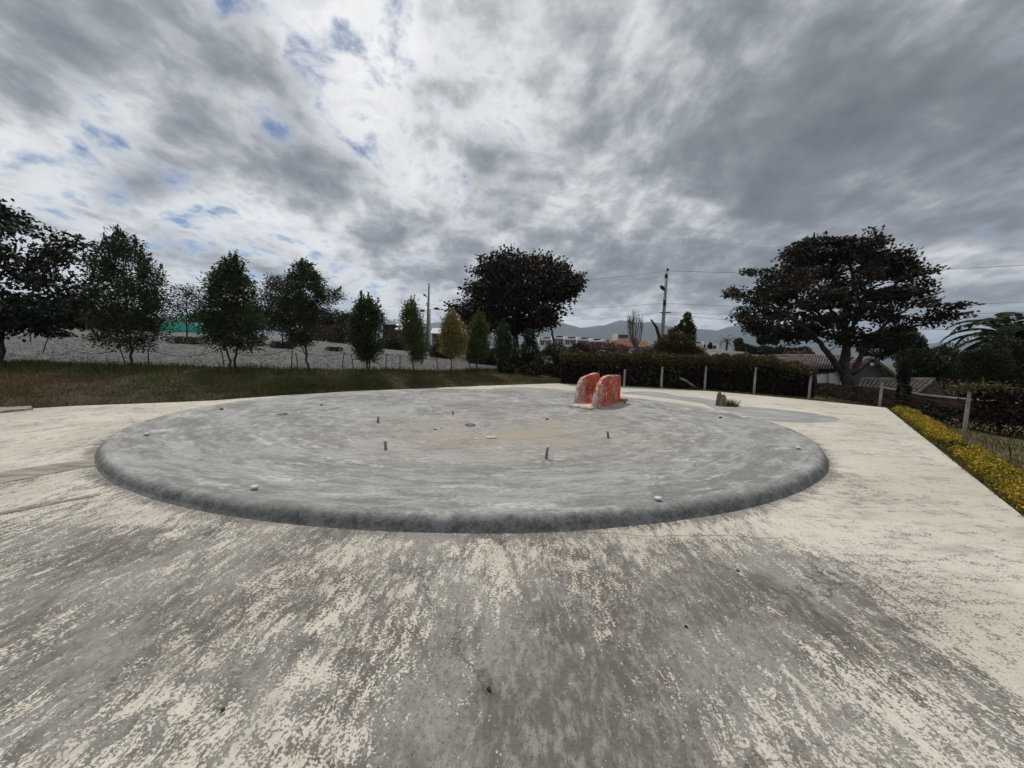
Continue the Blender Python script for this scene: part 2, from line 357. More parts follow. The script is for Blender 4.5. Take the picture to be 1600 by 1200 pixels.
def pool_r(x, y): return math.hypot(x - POOL[0], (y - POOL[1]) / POOL[3])
def pool_z(x, y):
    q = min(pool_r(x, y) / POOL[2], 1.0); return -.30 + .455 * q ** 2.1
def pool_material(name, base1, base2, rim=False):
    m, n, b = newmat(name, .75, .3); n.dims = '3D' if rim else '2D'
    P = n.obj(); x, y, _ = n.xyz(P)[0:3]
    wv = n.v('SCALE', n.v('SUBTRACT', n.noise(P, 1.3, 4, .55, col=True), (.5, .5, .5)), .32)
    Pw = n.v('ADD', P, wv)
    if rim:
        f = n.m('MULTIPLY_ADD', n.noise(Pw, 4.0, 6, .7), .6, n.m('MULTIPLY', n.noise(P, 26, 5, .7), .4))
        col = n.mix(n.ss(f, .36, .64), base1, base2)
        col = n.mix(n.m('MULTIPLY', n.ss(n.noise(P, 14, 4, .7), .54, .72), .5), col, (.30, .305, .31))
        n.put(b.inputs['Base Color'], col); n.put(b.inputs['Normal'], n.bump(n.noise(P, 11, 6, .75), .9, .05)); return m
    rx = n.m('SUBTRACT', x, POOL[0]); ry = n.m('DIVIDE', n.m('SUBTRACT', y, POOL[1]), POOL[3])
    r_ = n.m('MAXIMUM', n.m('SQRT', n.m('MULTIPLY_ADD', rx, rx, n.m('MULTIPLY', ry, ry))), .3)
    n.dims = '3D'
    pol = lambda k, q: n.v('ADD', n.cxyz(n.m('MULTIPLY', n.m('DIVIDE', rx, r_), k), n.m('MULTIPLY', n.m('DIVIDE', ry, r_), k), n.m('MULTIPLY', r_, q)), wv)
    s1 = pol(2.4, 1.1); s2 = pol(4.6, 1.9)
    a = n.noise(s1, 1.1, 7, .66); c = n.noise(s2, 3.2, 8, .72, .15); f3 = n.noise(P, 16, 6, .72)
    f = n.sum([n.m('MULTIPLY', a, .40), n.m('MULTIPLY', c, .38), n.m('MULTIPLY', f3, .22)])
    col = n.mix(n.ss(f, .42, .56), base1, base2)
    white = n.m('MULTIPLY', n.ss(n.m('MULTIPLY_ADD', n.noise(s2, 1.6, 8, .74, .3), .7, n.m('MULTIPLY', f3, .3)), .52, .61), n.ss(n.noise(P, .45, 3), .36, .56))
    col = n.mix(n.m('MULTIPLY', white, .85), col, (.50, .50, .495))
    dark = n.ss(n.m('MULTIPLY_ADD', n.noise(pol(3.0, 2.6), 1.5, 7, .72), .75, n.m('MULTIPLY', n.noise(P, 7.0, 5, .7), .25)), .52, .64)
    col = n.mix(n.m('MULTIPLY', dark, .7), col, (.14, .14, .14))
    # silt left by the last water, round the middle
    silt = n.sum([n.gauss(x, y, .1, 9.0, 3.4, 2.4, .85), n.gauss(x, y, .1, 8.65, 1.1, .6, .5)])
    silt = n.m('MULTIPLY', silt, n.ss(n.noise(Pw, 1.1, 6, .62), .30, .62), clamp=True)
    col = n.mix(silt, col, (.32, .285, .235))
    ring = n.m('MULTIPLY', n.gauss(x, y, G(745, 682, -.2).x, G(745, 682, -.2).y, .95, .32, 1.0), n.ss(n.noise(Pw, 3.0, 5, .6), .42, .6))
    col = n.mix(n.m('MULTIPLY', ring, .8), col, (.27, .20, .145))
    # damp line running out to the right
    p0, p1 = G(810, 682, -.2), G(1110, 640, .05)
    ux, uy = (p1 - p0).x, (p1 - p0).y; L = math.hypot(ux, uy)
    dl = n.m('ABSOLUTE', n.m('ADD', n.m('MULTIPLY_ADD', n.m('SUBTRACT', x, p0.x), -uy / L, n.m('MULTIPLY', n.m('SUBTRACT', y, p0.y), ux / L)),
                             n.m('MULTIPLY', n.m('SUBTRACT', n.noise(P, 1.0, 4), .5), .25)))
    al = n.m('MULTIPLY_ADD', n.m('SUBTRACT', x, p0.x), ux / L / L, n.m('MULTIPLY', n.m('SUBTRACT', y, p0.y), uy / L / L))
    line = n.m('MULTIPLY', n.ss(dl, .07, .02), n.m('MULTIPLY', n.ss(al, -.1, .1), n.ss(al, 1.05, .8)))
    col = n.mix(n.m('MULTIPLY', line, .55), col, (.19, .175, .155))
    cr = n.m('MULTIPLY', n.ss(n.vor(Pw, .45), .006, .001), n.ss(n.noise(P, .8, 2), .5, .6))
    col = n.mix(n.m('MULTIPLY', cr, .6), col, (.10, .10, .10))
    # the outer face is rough splashed plaster, with its shade painted in darker
    fr = n.m('MULTIPLY_ADD', n.noise(P, 6.0, 6, .72), .55, n.m('MULTIPLY', n.noise(P, 30, 4, .7), .45))
    rough_shade_c = n.mix(n.ss(fr, .38, .62), (.075, .075, .075), (.205, .205, .205))
    ed_ = n.ss(n.m('ADD', r_, n.m('MULTIPLY', n.m('SUBTRACT', n.noise(P, 3.5, 5, .7), .5), .22)), POOL[2] - .12, POOL[2] - .005)
    col = n.mix(ed_, col, rough_shade_c)
    n.put(b.inputs['Base Color'], col)
    n.put(b.inputs['Normal'], n.bump(n.noise(P, 9.0, 6, .74), .55, .035))
    return m
M['pool'] = pool_material('pool_cement', (.175, .174, .172), (.325, .323, .317))
M['rim'] = pool_material('rim_plaster', (.085, .085, .085), (.20, .20, .20), True)
M['cement'] = plain('cement_patch', (.21, .215, .22), (.36, .36, .36), 2.2, .85, .4, .01, (.5, 1.3, 1), 30)
M['cement_dk'] = plain('cement_strip', (.15, .138, .12), (.36, .335, .285), 3.0, .9, .5, .01, (.6, 2.5, 1), 30)
M['gravel'] = plain('gravel', (.065, .064, .066), (.19, .187, .188), 2.6, .95, 1.0, .05, (1, 1, 1), 34)
M['soil'] = plain('soil', (.032, .023, .015), (.085, .064, .040), 2.5, .95, .8, .04, (1, 1, 1), 22)
M['dry_lawn'] = plain('dry_lawn', (.085, .07, .036), (.17, .14, .085), 1.2, .95, .8, .04, (1, 1, 1), 24)
M['land'] = plain('land', (.035, .045, .022), (.085, .08, .045), .05, .95, 0, .01, (1, 1, 1), 1.2)
M['post'] = plain('post_concrete', (.25, .24, .225), (.42, .41, .385), 7, .85, .4, .01, (1, 1, .4), 40)
M['pole'] = plain('pole_concrete', (.16, .16, .155), (.26, .26, .25), 5, .85, .2, .01, (1, 1, .3), 30)
M['rust'] = plain('rusty_iron', (.035, .026, .022), (.085, .055, .04), 20, .8, .3, .004)
M['rope'] = plain('rope', (.05, .045, .04), (.10, .09, .08), 20, .95, 0)
M['wire'] = plain('wire', (.02, .02, .022), (.03, .03, .032), 4, .6, 0)
M['black'] = plain('dark_iron', (.015, .015, .016), (.03, .03, .03), 10, .6, 0)
M['pvc'] = plain('pvc_pipe', (.14, .14, .14), (.26, .26, .255), 20, .6, .2, .004)
M['pvc_white'] = plain('pvc_cap', (.46, .46, .44), (.66, .66, .63), 20, .5, 0)
M['blue'] = plain('blue_pipe', (.12, .20, .29), (.18, .27, .37), 8, .45, 0)
M['white_wall'] = plain('white_wall', (.58, .58, .57), (.74, .74, .73), .6, .8, 0)
M['cream_wall'] = plain('cream_wall', (.46, .44, .40), (.60, .58, .54), .8, .8, 0)
M['grey_wall'] = plain('grey_wall', (.10, .10, .105), (.17, .17, .175), .8, .85, 0)
M['dark_wall'] = plain('dark_timber', (.028, .024, .022), (.055, .048, .044), 2, .8, 0)
M['red_tile'] = plain('red_tile', (.15, .055, .036), (.25, .10, .07), 1.2, .85, .4, .02, (1, 1, 1), 14)
M['grey_tile'] = plain('weathered_tile', (.10, .085, .082), (.33, .285, .275), 3.0, .85, .4, .02, (1, 1, 1), 26)
M['roof_sheet'] = plain('roof_sheet', (.12, .105, .10), (.25, .225, .215), 1.0, .8, .3, .02, (1, .3, 1), 12)
M['metal_roof'] = plain('pale_metal_roof', (.40, .41, .43), (.55, .56, .58), 1.0, .6, 0)
M['wood'] = plain('weathered_wood', (.10, .09, .078), (.24, .22, .19), 5, .9, .5, .01, (1, 1, .2), 40)
M['stump'] = plain('stump_wood', (.075, .058, .042), (.25, .20, .15), 9, .9, .8, .015, (1, 1, .18), 44)
M['tarp'] = plain('green_tarp', (.015, .17, .12), (.05, .36, .27), 2.2, .5, .8, .06, (1, 1, 1), 7)
M['chip'] = plain('paint_chip', (.45, .42, .36), (.66, .62, .54), 12, .8, .3, .004)
M['stone'] = plain('dark_stone', (.02, .02, .02), (.05, .05, .05), 20, .8, .4, .004)
M['mountain'] = plain('mountain', (.030, .040, .030), (.075, .080, .055), .0016, .95, 0, .01, (1, 1, 1), .012)
def window_mat():
    m, n, b = newmat('window_glass', .12, .6); b.inputs['Base Color'].default_value = (.022, .026, .03, 1); return m
M['glass'] = window_mat()
def brick_mat():
    m, n, b = newmat('brick', .9, .2)
    br = n.n('ShaderNodeTexBrick'); P = n.obj()
    x, y, z = n.xyz(P)[0:3]
    n.put(br.inputs['Vector'], n.cxyz(n.m('SUBTRACT', x, y), z, 0.0))
    br.inputs['Scale'].default_value = 1.0; br.inputs['Brick Width'].default_value = .30; br.inputs['Row Height'].default_value = .09
    br.inputs['Mortar Size'].default_value = .012
    br.inputs['Color1'].default_value = (.075, .036, .025, 1); br.inputs['Color2'].default_value = (.11, .056, .038, 1); br.inputs['Mortar'].default_value = (.075, .065, .055, 1)
    f = n.ss(n.noise(P, 2.0, 6, .65), .4, .62)
    n.put(b.inputs['Base Color'], n.mix(f, br.outputs['Color'], (.035, .026, .02)))
    n.put(b.inputs['Normal'], n.bump(br.outputs['Fac'], .4, -.01)); return m
M['brick'] = brick_mat()
def slide_mat():
    m, n, b = newmat('slide_paint', .6, .35)
    P = n.obj(); x, y, z = n.xyz(P)[0:3]
    a = n.noise(n.v('MULTIPLY', P, (1, 1, .7)), 4.5, 7, .7, .6); c = n.noise(P, 15.0, 6, .7)
    f = n.m('MULTIPLY_ADD', a, .6, n.m('MULTIPLY', c, .4))
    # the worn nose of the walls and the lip at the foot have lost most of their paint
    T = n.sum([.435, n.m('MULTIPLY', n.ss(x, .95, .25), .085), n.m('MULTIPLY', n.ss(z, .98, 1.08), .07), n.m('MULTIPLY', n.ss(x, .28, .18), .18)])
    worn = n.ss(n.m('SUBTRACT', f, T), .02, -.03)
    red = n.mix(n.ss(n.noise(P, 3.0, 5), .35, .65), (.36, .050, .026), (.52, .105, .055))
    red = n.mix(n.m('MULTIPLY', n.ss(n.noise(P, 22, 5, .7), .52, .66), .5), red, (.58, .24, .16))
    pale = n.mix(n.ss(n.noise(P, 7, 5, .6), .38, .62), (.46, .34, .30), (.55, .49, .45))
    col = n.mix(worn, red, pale)
    grime = n.m('MULTIPLY', n.ss(n.noise(P, 9, 7, .75, .8), .57, .68), n.ss(n.noise(P, 2.2, 2), .45, .6))
    col = n.mix(n.m('MULTIPLY', grime, .8), col, (.085, .075, .075))
    cr = n.m('MULTIPLY', n.ss(n.vor(n.v('ADD', P, n.v('SCALE', n.noise(P, 4, 4, .6, col=True), .25)), 3.2), .02, .004), .7)
    col = n.mix(cr, col, (.10, .07, .065))
    n.put(b.inputs['Base Color'], col); n.put(b.inputs['Normal'], n.bump(n.m('ADD', f, n.m('MULTIPLY', cr, -1.0)), .5, .02)); return m
M['slide'] = slide_mat()

# ================================================================== the ground
rng = np.random.default_rng(11)
def ground():
    rad = np.array([0, 8, 16, 24, 32, 45, 60, 80, 110, 150, 220, 320, 500, 800, 1300, 2200, 3600, 6000, 9000.]); na = 120
    V = [(0, 0, -1.6)]; F = []
    for i, r in enumerate(rad[1:]):
        for k in range(na):
            a = 2 * math.pi * k / na
            z = -1.6 - 8.0 * min(1, max(0, (r - 45) / 260))
            V.append((r * math.sin(a), r * math.cos(a), z))
    F3 = [(0, 1 + (k + 1) % na, 1 + k) for k in range(na)]
    me = bpy.data.meshes.new('ground')
    Q = [(1 + i * na + k, 1 + i * na + (k + 1) % na, 1 + (i + 1) * na + (k + 1) % na, 1 + (i + 1) * na + k) for i in range(len(rad) - 2) for k in range(na)]
    me.from_pydata(V, [], F3 + Q); me.update()
    bm = bmesh.new(); bm.from_mesh(me); bmesh.ops.recalc_face_normals(bm, faces=bm.faces); bm.to_mesh(me); bm.free()
    tag(link('ground', me, M['land']), 'low land running out to the hills', kind='structure')
ground()

# deck outline (photo pixels on the level of the deck, then out of view)
left_edge = [G(0, 641), G(120, 634), G(207, 631), G(330, 626), G(450, 617), G(600, 609.5), G(750, 603), G(870, 599)]
back_edge = [G(905, 600), G(1000, 604.5), G(1101, 610.5), G(1178, 617), G(1264, 625), G(1385, 637)]
c0 = G(1385, 637); c1 = G(1600, 808); ed = (c1 - c0)
right_edge = [c0 + ed * .2, c0 + ed * .4, c0 + ed * .6, c0 + ed * .8, c1, c0 + ed * 1.35, c0 + ed * 1.75]
outline = [Vector((-20, -5, 0)), Vector((-20, 6.6, 0)), Vector((-15.5, 8.2, 0))] + left_edge + back_edge + right_edge + [Vector((right_edge[-1].x - 4, -5, 0))]
def deck():
    bm = bmesh.new()
    ring = [bm.verts.new(p) for p in outline]
    E_ = [bm.edges.new((ring[i], ring[(i + 1) % len(ring)])) for i in range(len(ring))]
    nh = 160
    hole = [bm.verts.new((POOL[0] + (POOL[2] - .05) * math.cos(2 * math.pi * k / nh), POOL[1] + (POOL[2] - .05) * POOL[3] * math.sin(2 * math.pi * k / nh), 0)) for k in range(nh)]
    E_ += [bm.edges.new((hole[i], hole[(i + 1) % nh])) for i in range(nh)]
    bmesh.ops.triangle_fill(bm, edges=E_, use_beauty=True)
    for f in bm.faces:
        if f.normal.z < 0: f.normal_flip()
    low = [bm.verts.new(p + Vector((0, 0, -.45))) for p in outline]
    for i in range(len(ring)):
        j = (i + 1) % len(ring); bm.faces.new((ring[i], ring[j], low[j], low[i]))
    me = bpy.data.meshes.new('paved_deck'); bm.to_mesh(me); bm.free()
    return tag(link('paved_deck', me, M['deck']), 'worn cream painted concrete deck round the shallow pool', kind='structure')
deck()

# two raised cement strips crossing the deck at the left
for q, (pa, pb, pc, pd_) in enumerate((((-250, 776), (150, 716), (152, 727), (-250, 803)), ((-250, 846), (158, 771.5), (156, 774), (-250, 853)))):
    P = [G(*p) for p in (pa, pb, pc, pd_)]
    n_ = 70; poly = []; ez = .045 * vnoise(np.linspace(0, 26, 2 * n_ + 2)[:, None], q + 3, 5)
    rg = random.Random(q)
    for k in range(n_ + 1): p = P[0].lerp(P[1], k / n_); poly.append((p.x, p.y + ez[k]))
    for k in range(n_ + 1): p = P[2].lerp(P[3], k / n_); poly.append((p.x, p.y + .5 * ez[n_ + 1 + k]))
    tag(MB().prism(poly, -.02, .007).build('cement_strip', M['cement_dk']), 'raised cement strip across the deck', kind='structure')
# kerb block by the bank at the far left
P = [G(*p) for p in ((-120, 655), (0, 646), (52, 640.5), (48, 636), (0, 638), (-120, 644))]
tag(MB().prism([(p.x, p.y) for p in P], -.02, .055).build('kerb', M['cement_dk'], bevel=.02), 'low kerb slab beside the grass bank', kind='structure')

# cement aprons poured over the paint beyond the pool
PZ = [.004]
def patch(pts, z=None, name='cement_apron'):
    z = PZ[0]; PZ[0] += .003
    P = [G(x, y) for x, y in pts]; out = []
    rg = random.Random(len(pts))
    n = len(P)
    for i in range(n):   # round the outline off
        for k in range(16):
            t_ = k / 16; a, b_, c, d = P[i - 1], P[i], P[(i + 1) % n], P[(i + 2) % n]
            p = .5 * ((2 * b_) + (c - a) * t_ + (2 * a - 5 * b_ + 4 * c - d) * t_ ** 2 + (-a + 3 * b_ - 3 * c + d) * t_ ** 3)
            out.append((p.x, p.y, z))
    oa = np.array(out); dn_ = vnoise(oa[:, :2] * 3.2, len(pts), 5) * .11; ce = oa[:, :2].mean(0); dr_ = oa[:, :2] - ce; oa[:, :2] += dr_ / (np.linalg.norm(dr_, axis=1, keepdims=True) + 1e-6) * dn_[:, None]; out = [tuple(q) for q in oa]
    me = bpy.data.meshes.new(name); me.from_pydata(out, [], [tuple(range(len(out)))])
    bm = bmesh.new(); bm.from_mesh(me); bmesh.ops.triangulate(bm, faces=bm.faces)
    for f in bm.faces:
        if f.normal.z < 0: f.normal_flip()
    bm.to_mesh(me); bm.free()
    return tag(link(name, me, M['cement']), 'grey cement apron smeared over the deck paint', kind='structure')
patch([(1120, 640), (1135, 636), (1165, 635), (1210, 639), (1262, 645), (1300, 651), (1314, 656), (1292, 659.5), (1240, 660), (1195, 656.5), (1170, 652), (1150, 649)])
patch([(972, 614), (1000, 611.5), (1035, 614), (1062, 619), (1095, 622), (1128, 628), (1140, 636), (1120, 640), (1098, 630.5), (1060, 624.5), (1010, 618)])
patch([(770, 608), (810, 605.5), (850, 607), (905, 611), (960, 613), (955, 617), (900, 615), (862, 612), (820, 610.5)])

# ------------------------------------------------------------------ the pool
def pool():
    root = empty('wading_pool', (POOL[0], POOL[1], 0), 'shallow round grey cement wading pool with a low rounded rim', 'pool')
    nr, na = 44, 220; th = np.arange(na) / na * 2 * np.pi
    V = []; 
    rr = np.linspace(.02, 1, nr) ** .8 * (POOL[2] - .26)
    for r in rr:
        x = POOL[0] + r * np.cos(th); y = POOL[1] + r * POOL[3] * np.sin(th)
        z = -.30 + .455 * (r / POOL[2]) ** 2.1 + .008 * vnoise(np.stack([x * .6, y * .9], 1), 5)
        V.append(np.stack([x, y, z], 1))
    zi = -.30 + .455 * ((POOL[2] - .26) / POOL[2]) ** 2.1
    prof = [(-.215, zi + .009), (-.175, zi + .015), (-.135, zi + .015), (-.10, zi + .009), (-.07, zi - .003), (-.043, zi - .022), (-.020, zi - .048), (-.004, zi - .078), (.008, zi - .108), (.026, .006), (.034, -.03)]
    wob = .014 * vnoise(np.stack([np.cos(th) * 5, np.sin(th) * 5], 1), 8) + .008 * vnoise(np.stack([np.cos(th) * 30, np.sin(th) * 30], 1), 18); wz = .006 * vnoise(np.stack([np.cos(th) * 9, np.sin(th) * 9], 1), 9)
    ringP = [V[-1]] + [np.stack([POOL[0] + (POOL[2] + dr + wob) * np.cos(th), POOL[1] + (POOL[2] + dr + wob) * POOL[3] * np.sin(th), np.full(na, z) + (wz if z > .02 else 0)], 1) for dr, z in prof]
    V = np.concatenate(V)
    I = np.arange(nr - 1)[:, None] * na + np.arange(na)[None]; J = np.arange(nr - 1)[:, None] * na + (np.arange(na)[None] + 1) % na
    F = np.stack([I, J, J + na, I + na], -1).reshape(-1, 4)
    me = fast('basin', V, F, True)
    bm = bmesh.new(); bm.from_mesh(me); bm.verts.ensure_lookup_table(); bm.faces.new([bm.verts[k] for k in range(na)])
    bmesh.ops.recalc_face_normals(bm, faces=bm.faces)
    bm.to_mesh(me); bm.free()
    link('basin', me, M['pool'], root)
    W_ = np.concatenate(ringP); k = len(ringP)
    I = np.arange(k - 1)[:, None] * na + np.arange(na)[None]; J = np.arange(k - 1)[:, None] * na + (np.arange(na)[None] + 1) % na
    me = fast('rim', W_, np.stack([I, J, J + na, I + na], -1).reshape(-1, 4), True)
    link('rim', me, M['pool'], root)
pool()
def on_pool(x, y):
    z = 0.0
    for _ in range(12):
        p = G(x, y, z); z = pool_z(p.x, p.y)
    return G(x, y, z)
PIPES = [(590, 660.5, .17, 'thin grey pipe stub standing in the pool, left of the blue ring'),
         (603, 703, .17, 'grey pipe stub standing left of the silt patch, white end on top'),
         (853, 718, .22, 'tallest pipe stub, nearest the viewer on the inner ring of the pool'),
         (951, 684, .16, 'leaning pipe stub in the pool below the red slide'),
         (708, 647, .12, 'short dark pipe stub just behind the blue ring')]
for i, (x, y, h, lab) in enumerate(PIPES):
    p = on_pool(x, y); rg = random.Random(i)
    o = empty('pipe_stub', p, lab, 'pipe', 'pipe stubs standing in the pool')
    lean = Vector((rg.uniform(-.03, .03) - (.02 if i == 3 else 0), rg.uniform(-.03, .03), 0)); top = p + lean + Vector((0, 0, h)); r = .026 if i != 4 else .024
    MB().tube([p - Vector((0, 0, .05)), p + lean * .5 + Vector((0, 0, h * .5)), top], r, 14).build('pipe', M['pvc'], o, True)
    MB().tube([top - Vector((0, 0, .018)), top + Vector((0, 0, .006))], [r * 1.16, r * 1.10], 14).build('cap', M['pvc_white'], o)
CAPS = [(229, 680.5, 'flat white pipe cap low in the pool near its left rim'), (398, 765, 'flat white pipe cap at the near left of the pool'),
        (1028, 782.5, 'flat white pipe cap at the near right of the pool'), (1247, 702, 'flat white pipe cap by the right rim of the pool')]
for x, y, lab in CAPS:
    p = on_pool(x, y); o = empty('capped_pipe', p, lab, 'pipe cap', 'white pipe caps in the pool')
    MB().tube([p - Vector((0, 0, .04)), p + Vector((0, 0, .022))], .030, 16).build('collar', M['pvc'], o, True)
    MB().tube([p + Vector((0, 0, .0225)), p + Vector((0, 0, .036)), p + Vector((0, 0, .042))], [.036, .036, .028], 16).build('lid', M['pvc_white'], o)
NUBS = [(346, 640, 'small black drain nub below the left part of the grass bank'), (502, 633.5, 'small black drain nub at the back left of the pool'), (808, 617.5, 'small black drain nub at the back of the pool, left of the slide'),
        (976, 630, 'small black drain nub beside the foot of the slide'), (1126, 653, 'small black drain nub in front of the stump'), (855, 655.5, 'small black drain nub in the open middle back of the pool')]
for x, y, lab in NUBS:
    p = on_pool(x, y)
    tag(MB().tube([p - Vector((0, 0, .03)), p + Vector((0, 0, .02)), p + Vector((0, 0, .034))], [.042, .04, .022], 12).build('drain_nub', M['black'], None, True), lab, 'drain', 'black drain nubs in the pool')
for x, y, rad, lab in ((735, 664.5, .14, 'blue ring of a drain pipe near the middle of the pool'), (440, 647.5, .13, 'blue ring of a drain pipe at the back left of the pool')):
    p = on_pool(x, y); 
    pts = [p + Vector((rad * math.cos(a), rad * math.sin(a), .018)) for a in np.linspace(0, 2 * math.pi, 33)]
    mb = MB(); b = 0; n = 32
    for k in range(n):
        a = 2 * math.pi * k / n
        for rr, zz_ in ((rad, -.04), (rad, .022), (rad - .014, .022), (rad - .014, -.04)):
            mb.V.append((p.x + rr * math.cos(a), p.y + rr * math.sin(a), p.z + zz_))
    for k in range(n):
        for q in range(3): mb.F.append((4 * k + q, 4 * ((k + 1) % n) + q, 4 * ((k + 1) % n) + q + 1, 4 * k + q + 1))
    tag(mb.build('drain_ring', M['blue']), lab, 'drain ring', 'blue drain rings')
for i, (x, y, s, lab) in enumerate(((770, 684.5, .17, 'largest pale chip of broken plaster on the brown silt'), (743, 685.5, .07, 'small broken plaster chip left of the largest chip'), (688, 669.5, .12, 'pale plaster chip left of the blue ring'), (680, 671.5, .07, 'small dark plaster flake beside the pale chip'))):
    p = on_pool(x, y); rg = random.Random(40 + i); bm = bmesh.new()
    for k in range(14):
        a = rg.uniform(0, 6.28); q = rg.uniform(.5, 1)
        bm.verts.new((p.x + s * q * math.cos(a), p.y + s * .5 * q * math.sin(a), p.z - .006 + rg.choice((0, .02, .035)) * (s / .15)))
    bmesh.ops.convex_hull(bm, input=bm.verts); me = bpy.data.meshes.new('plaster_chip'); bm.to_mesh(me); bm.free()
    tag(link('plaster_chip', me, M['chip'] if i != 3 else M['stone']), lab, 'chip', 'broken plaster chips')
for i, (x, y, s, lab) in enumerate(((764, 1079, .016, 'black stone lying on the bare grey deck in front'), (1153, 893, .014, 'dark pebble on the peeled grey slab at the right'), (1072, 980, .011, 'tiny dark pebble in the middle of the grey slab'), (348, 1110, .012, 'dark pebble on the flaking paint at the lower left'))):
    p = G(x, y); rg = random.Random(70 + i); bm = bmesh.new()
    for k in range(16):
        a = rg.uniform(0, 6.28); q = rg.uniform(.5, 1); bm.verts.new((p.x + s * q * math.cos(a), p.y + s * q * math.sin(a), rg.choice((-.001, .5, .8)) * s))
    bmesh.ops.convex_hull(bm, input=bm.verts); me = bpy.data.meshes.new('pebble'); bm.to_mesh(me); bm.free()
    tag(link('pebble', me, M['stone']), lab, 'pebble')

# ------------------------------------------------------------------ the slide
def slide():
    f0 = on_pool(907, 637.5); bk = G(962, 621.5, .10)
    ax = Vector((bk.x - f0.x, bk.y - f0.y, 0)); rz = math.atan2(ax.y, ax.x)
    root = empty('concrete_slide', (f0.x, f0.y, f0.z - .01), 'small concrete slide with flaking red paint at the pool edge', 'slide', rz=rz)
    L = ax.length; k = L / 2.35
    def wall(yc, th_, prof, name):
        n = len(prof); mb = MB()
        mb.add([(u * k, yc - th_ / 2, z) for u, z in prof] + [(u * k, yc + th_ / 2, z) for u, z in prof],
               [tuple(range(n)), tuple(range(n, 2 * n))[::-1]] + [(i, (i + 1) % n, n + (i + 1) % n, n + i) for i in range(n)])
        return mb.build(name, M['slide'], root, False, keep=False, bevel=.018)
    # local x runs from the foot up to the back, local y to the left of that
    near = [(.22, -.08), (.22, .18), (.27, .38), (.36, .60), (.49, .80), (.66, .96), (.88, 1.05), (1.18, 1.08), (1.80, 1.07), (1.88, 1.02), (1.88, -.02)]
    far = [(.22, -.08), (.22, .18), (.26, .40), (.33, .62), (.43, .82), (.57, .95), (.85, 1.02), (1.45, 1.12), (1.62, 1.10), (1.66, 1.0), (1.66, -.02)]
    wall(-.37, .15, near, 'side_wall'); wall(.37, .15, far, 'side_wall')
    ch = [(-.10, -.06), (-.10, .05), (-.06, .075), (.20, .11), (.42, .17), (.75, .33), (1.25, .68), (1.45, .76), (1.80, .76), (1.80, -.04)]
    n = len(ch); mb = MB()
    mb.add([(u * k, -.293 if i not in (0, 1, 2) else -.40, z) for i, (u, z) in enumerate(ch)] + [(u * k, .293 if i not in (0, 1, 2) else .40, z) for i, (u, z) in enumerate(ch)],
           [tuple(range(n)), tuple(range(n, 2 * n))[::-1]] + [(i, (i + 1) % n, n + (i + 1) % n, n + i) for i in range(n)])
    mb.build('chute', M['slide'], root, keep=False)
    MB().box((.06 * k, 0, .01), (.30 * k, .86, .14)).build('landing_lip', M['slide'], root, keep=False, bevel=.025)
    MB().box((2.02 * k, -.20, .15), (.28 * k, .78, .24)).build('back_step', M['slide'], root, keep=False, bevel=.015)
    MB().box((1.965 * k, .02, .36), (.15 * k, .52, .16)).build('back_step', M['slide'], root, keep=False, bevel=.015)
slide()

# ------------------------------------------------------------------ leaves, branches, trees
def leaf_mesh(name, C, A, L, W, rg, fold=.25):
    """a pointed leaf of four corners at each centre C, along axis A"""
    n = len(C); A = A / (np.linalg.norm(A, axis=1, keepdims=True) + 1e-9)
    r = rg.normal(size=(n, 3)); S = np.cross(A, r); S /= (np.linalg.norm(S, axis=1, keepdims=True) + 1e-9); U = np.cross(S, A)
    L = np.broadcast_to(np.asarray(L, float), (n,))[:, None] * rg.uniform(.7, 1.25, (n, 1)); W = np.broadcast_to(np.asarray(W, float), (n,))[:, None] * rg.uniform(.75, 1.2, (n, 1))
    V = np.empty((n, 4, 3))
    V[:, 0] = C - A * L * .5; V[:, 2] = C + A * L * .5
    V[:, 1] = C + S * W * .5 + U * W * fold - A * L * .05; V[:, 3] = C - S * W * .5 + U * W * fold - A * L * .05
    return fast(name, V.reshape(-1, 3), np.arange(4 * n).reshape(n, 4))
def edges_mesh(P, par, rad, nside=5):
    """frustums along parent links"""
    idx = np.where(par >= 0)[0]
    a = P[par[idx]]; b = P[idx]; d = b - a; d /= (np.linalg.norm(d, axis=1, keepdims=True) + 1e-9)
    ref = np.where(np.abs(d[:, 2:3]) < .9, np.array([[0, 0, 1.]]), np.array([[1., 0, 0]]))
    s = np.cross(d, ref); s /= (np.linalg.norm(s, axis=1, keepdims=True) + 1e-9); u = np.cross(d, s)
    th = np.arange(nside) / nside * 2 * np.pi
    off = s[:, None] * np.cos(th)[None, :, None] + u[:, None] * np.sin(th)[None, :, None]
    ra = np.minimum(rad[par[idx]], rad[idx] * 1.5)[:, None, None]; rb = rad[idx][:, None, None]
    V = np.concatenate([a[:, None] - d[:, None] * ra * .3 + off * ra, b[:, None] + off * rb], 1)
    k = np.arange(nside); base = (np.arange(len(idx)) * 2 * nside)[:, None]
    F = np.stack([base + k, base + (k + 1) % nside, base + nside + (k + 1) % nside, base + nside + k], -1).reshape(-1, 4)
    return V.reshape(-1, 3), F
def resample(path, step):
    path = [Vector(p) for p in path]; out = [path[0]]
    for a, b in zip(path[:-1], path[1:]):
        n = max(1, int((b - a).length / step))
        for k in range(1, n + 1): out.append(a.lerp(b, k / n))
    return out
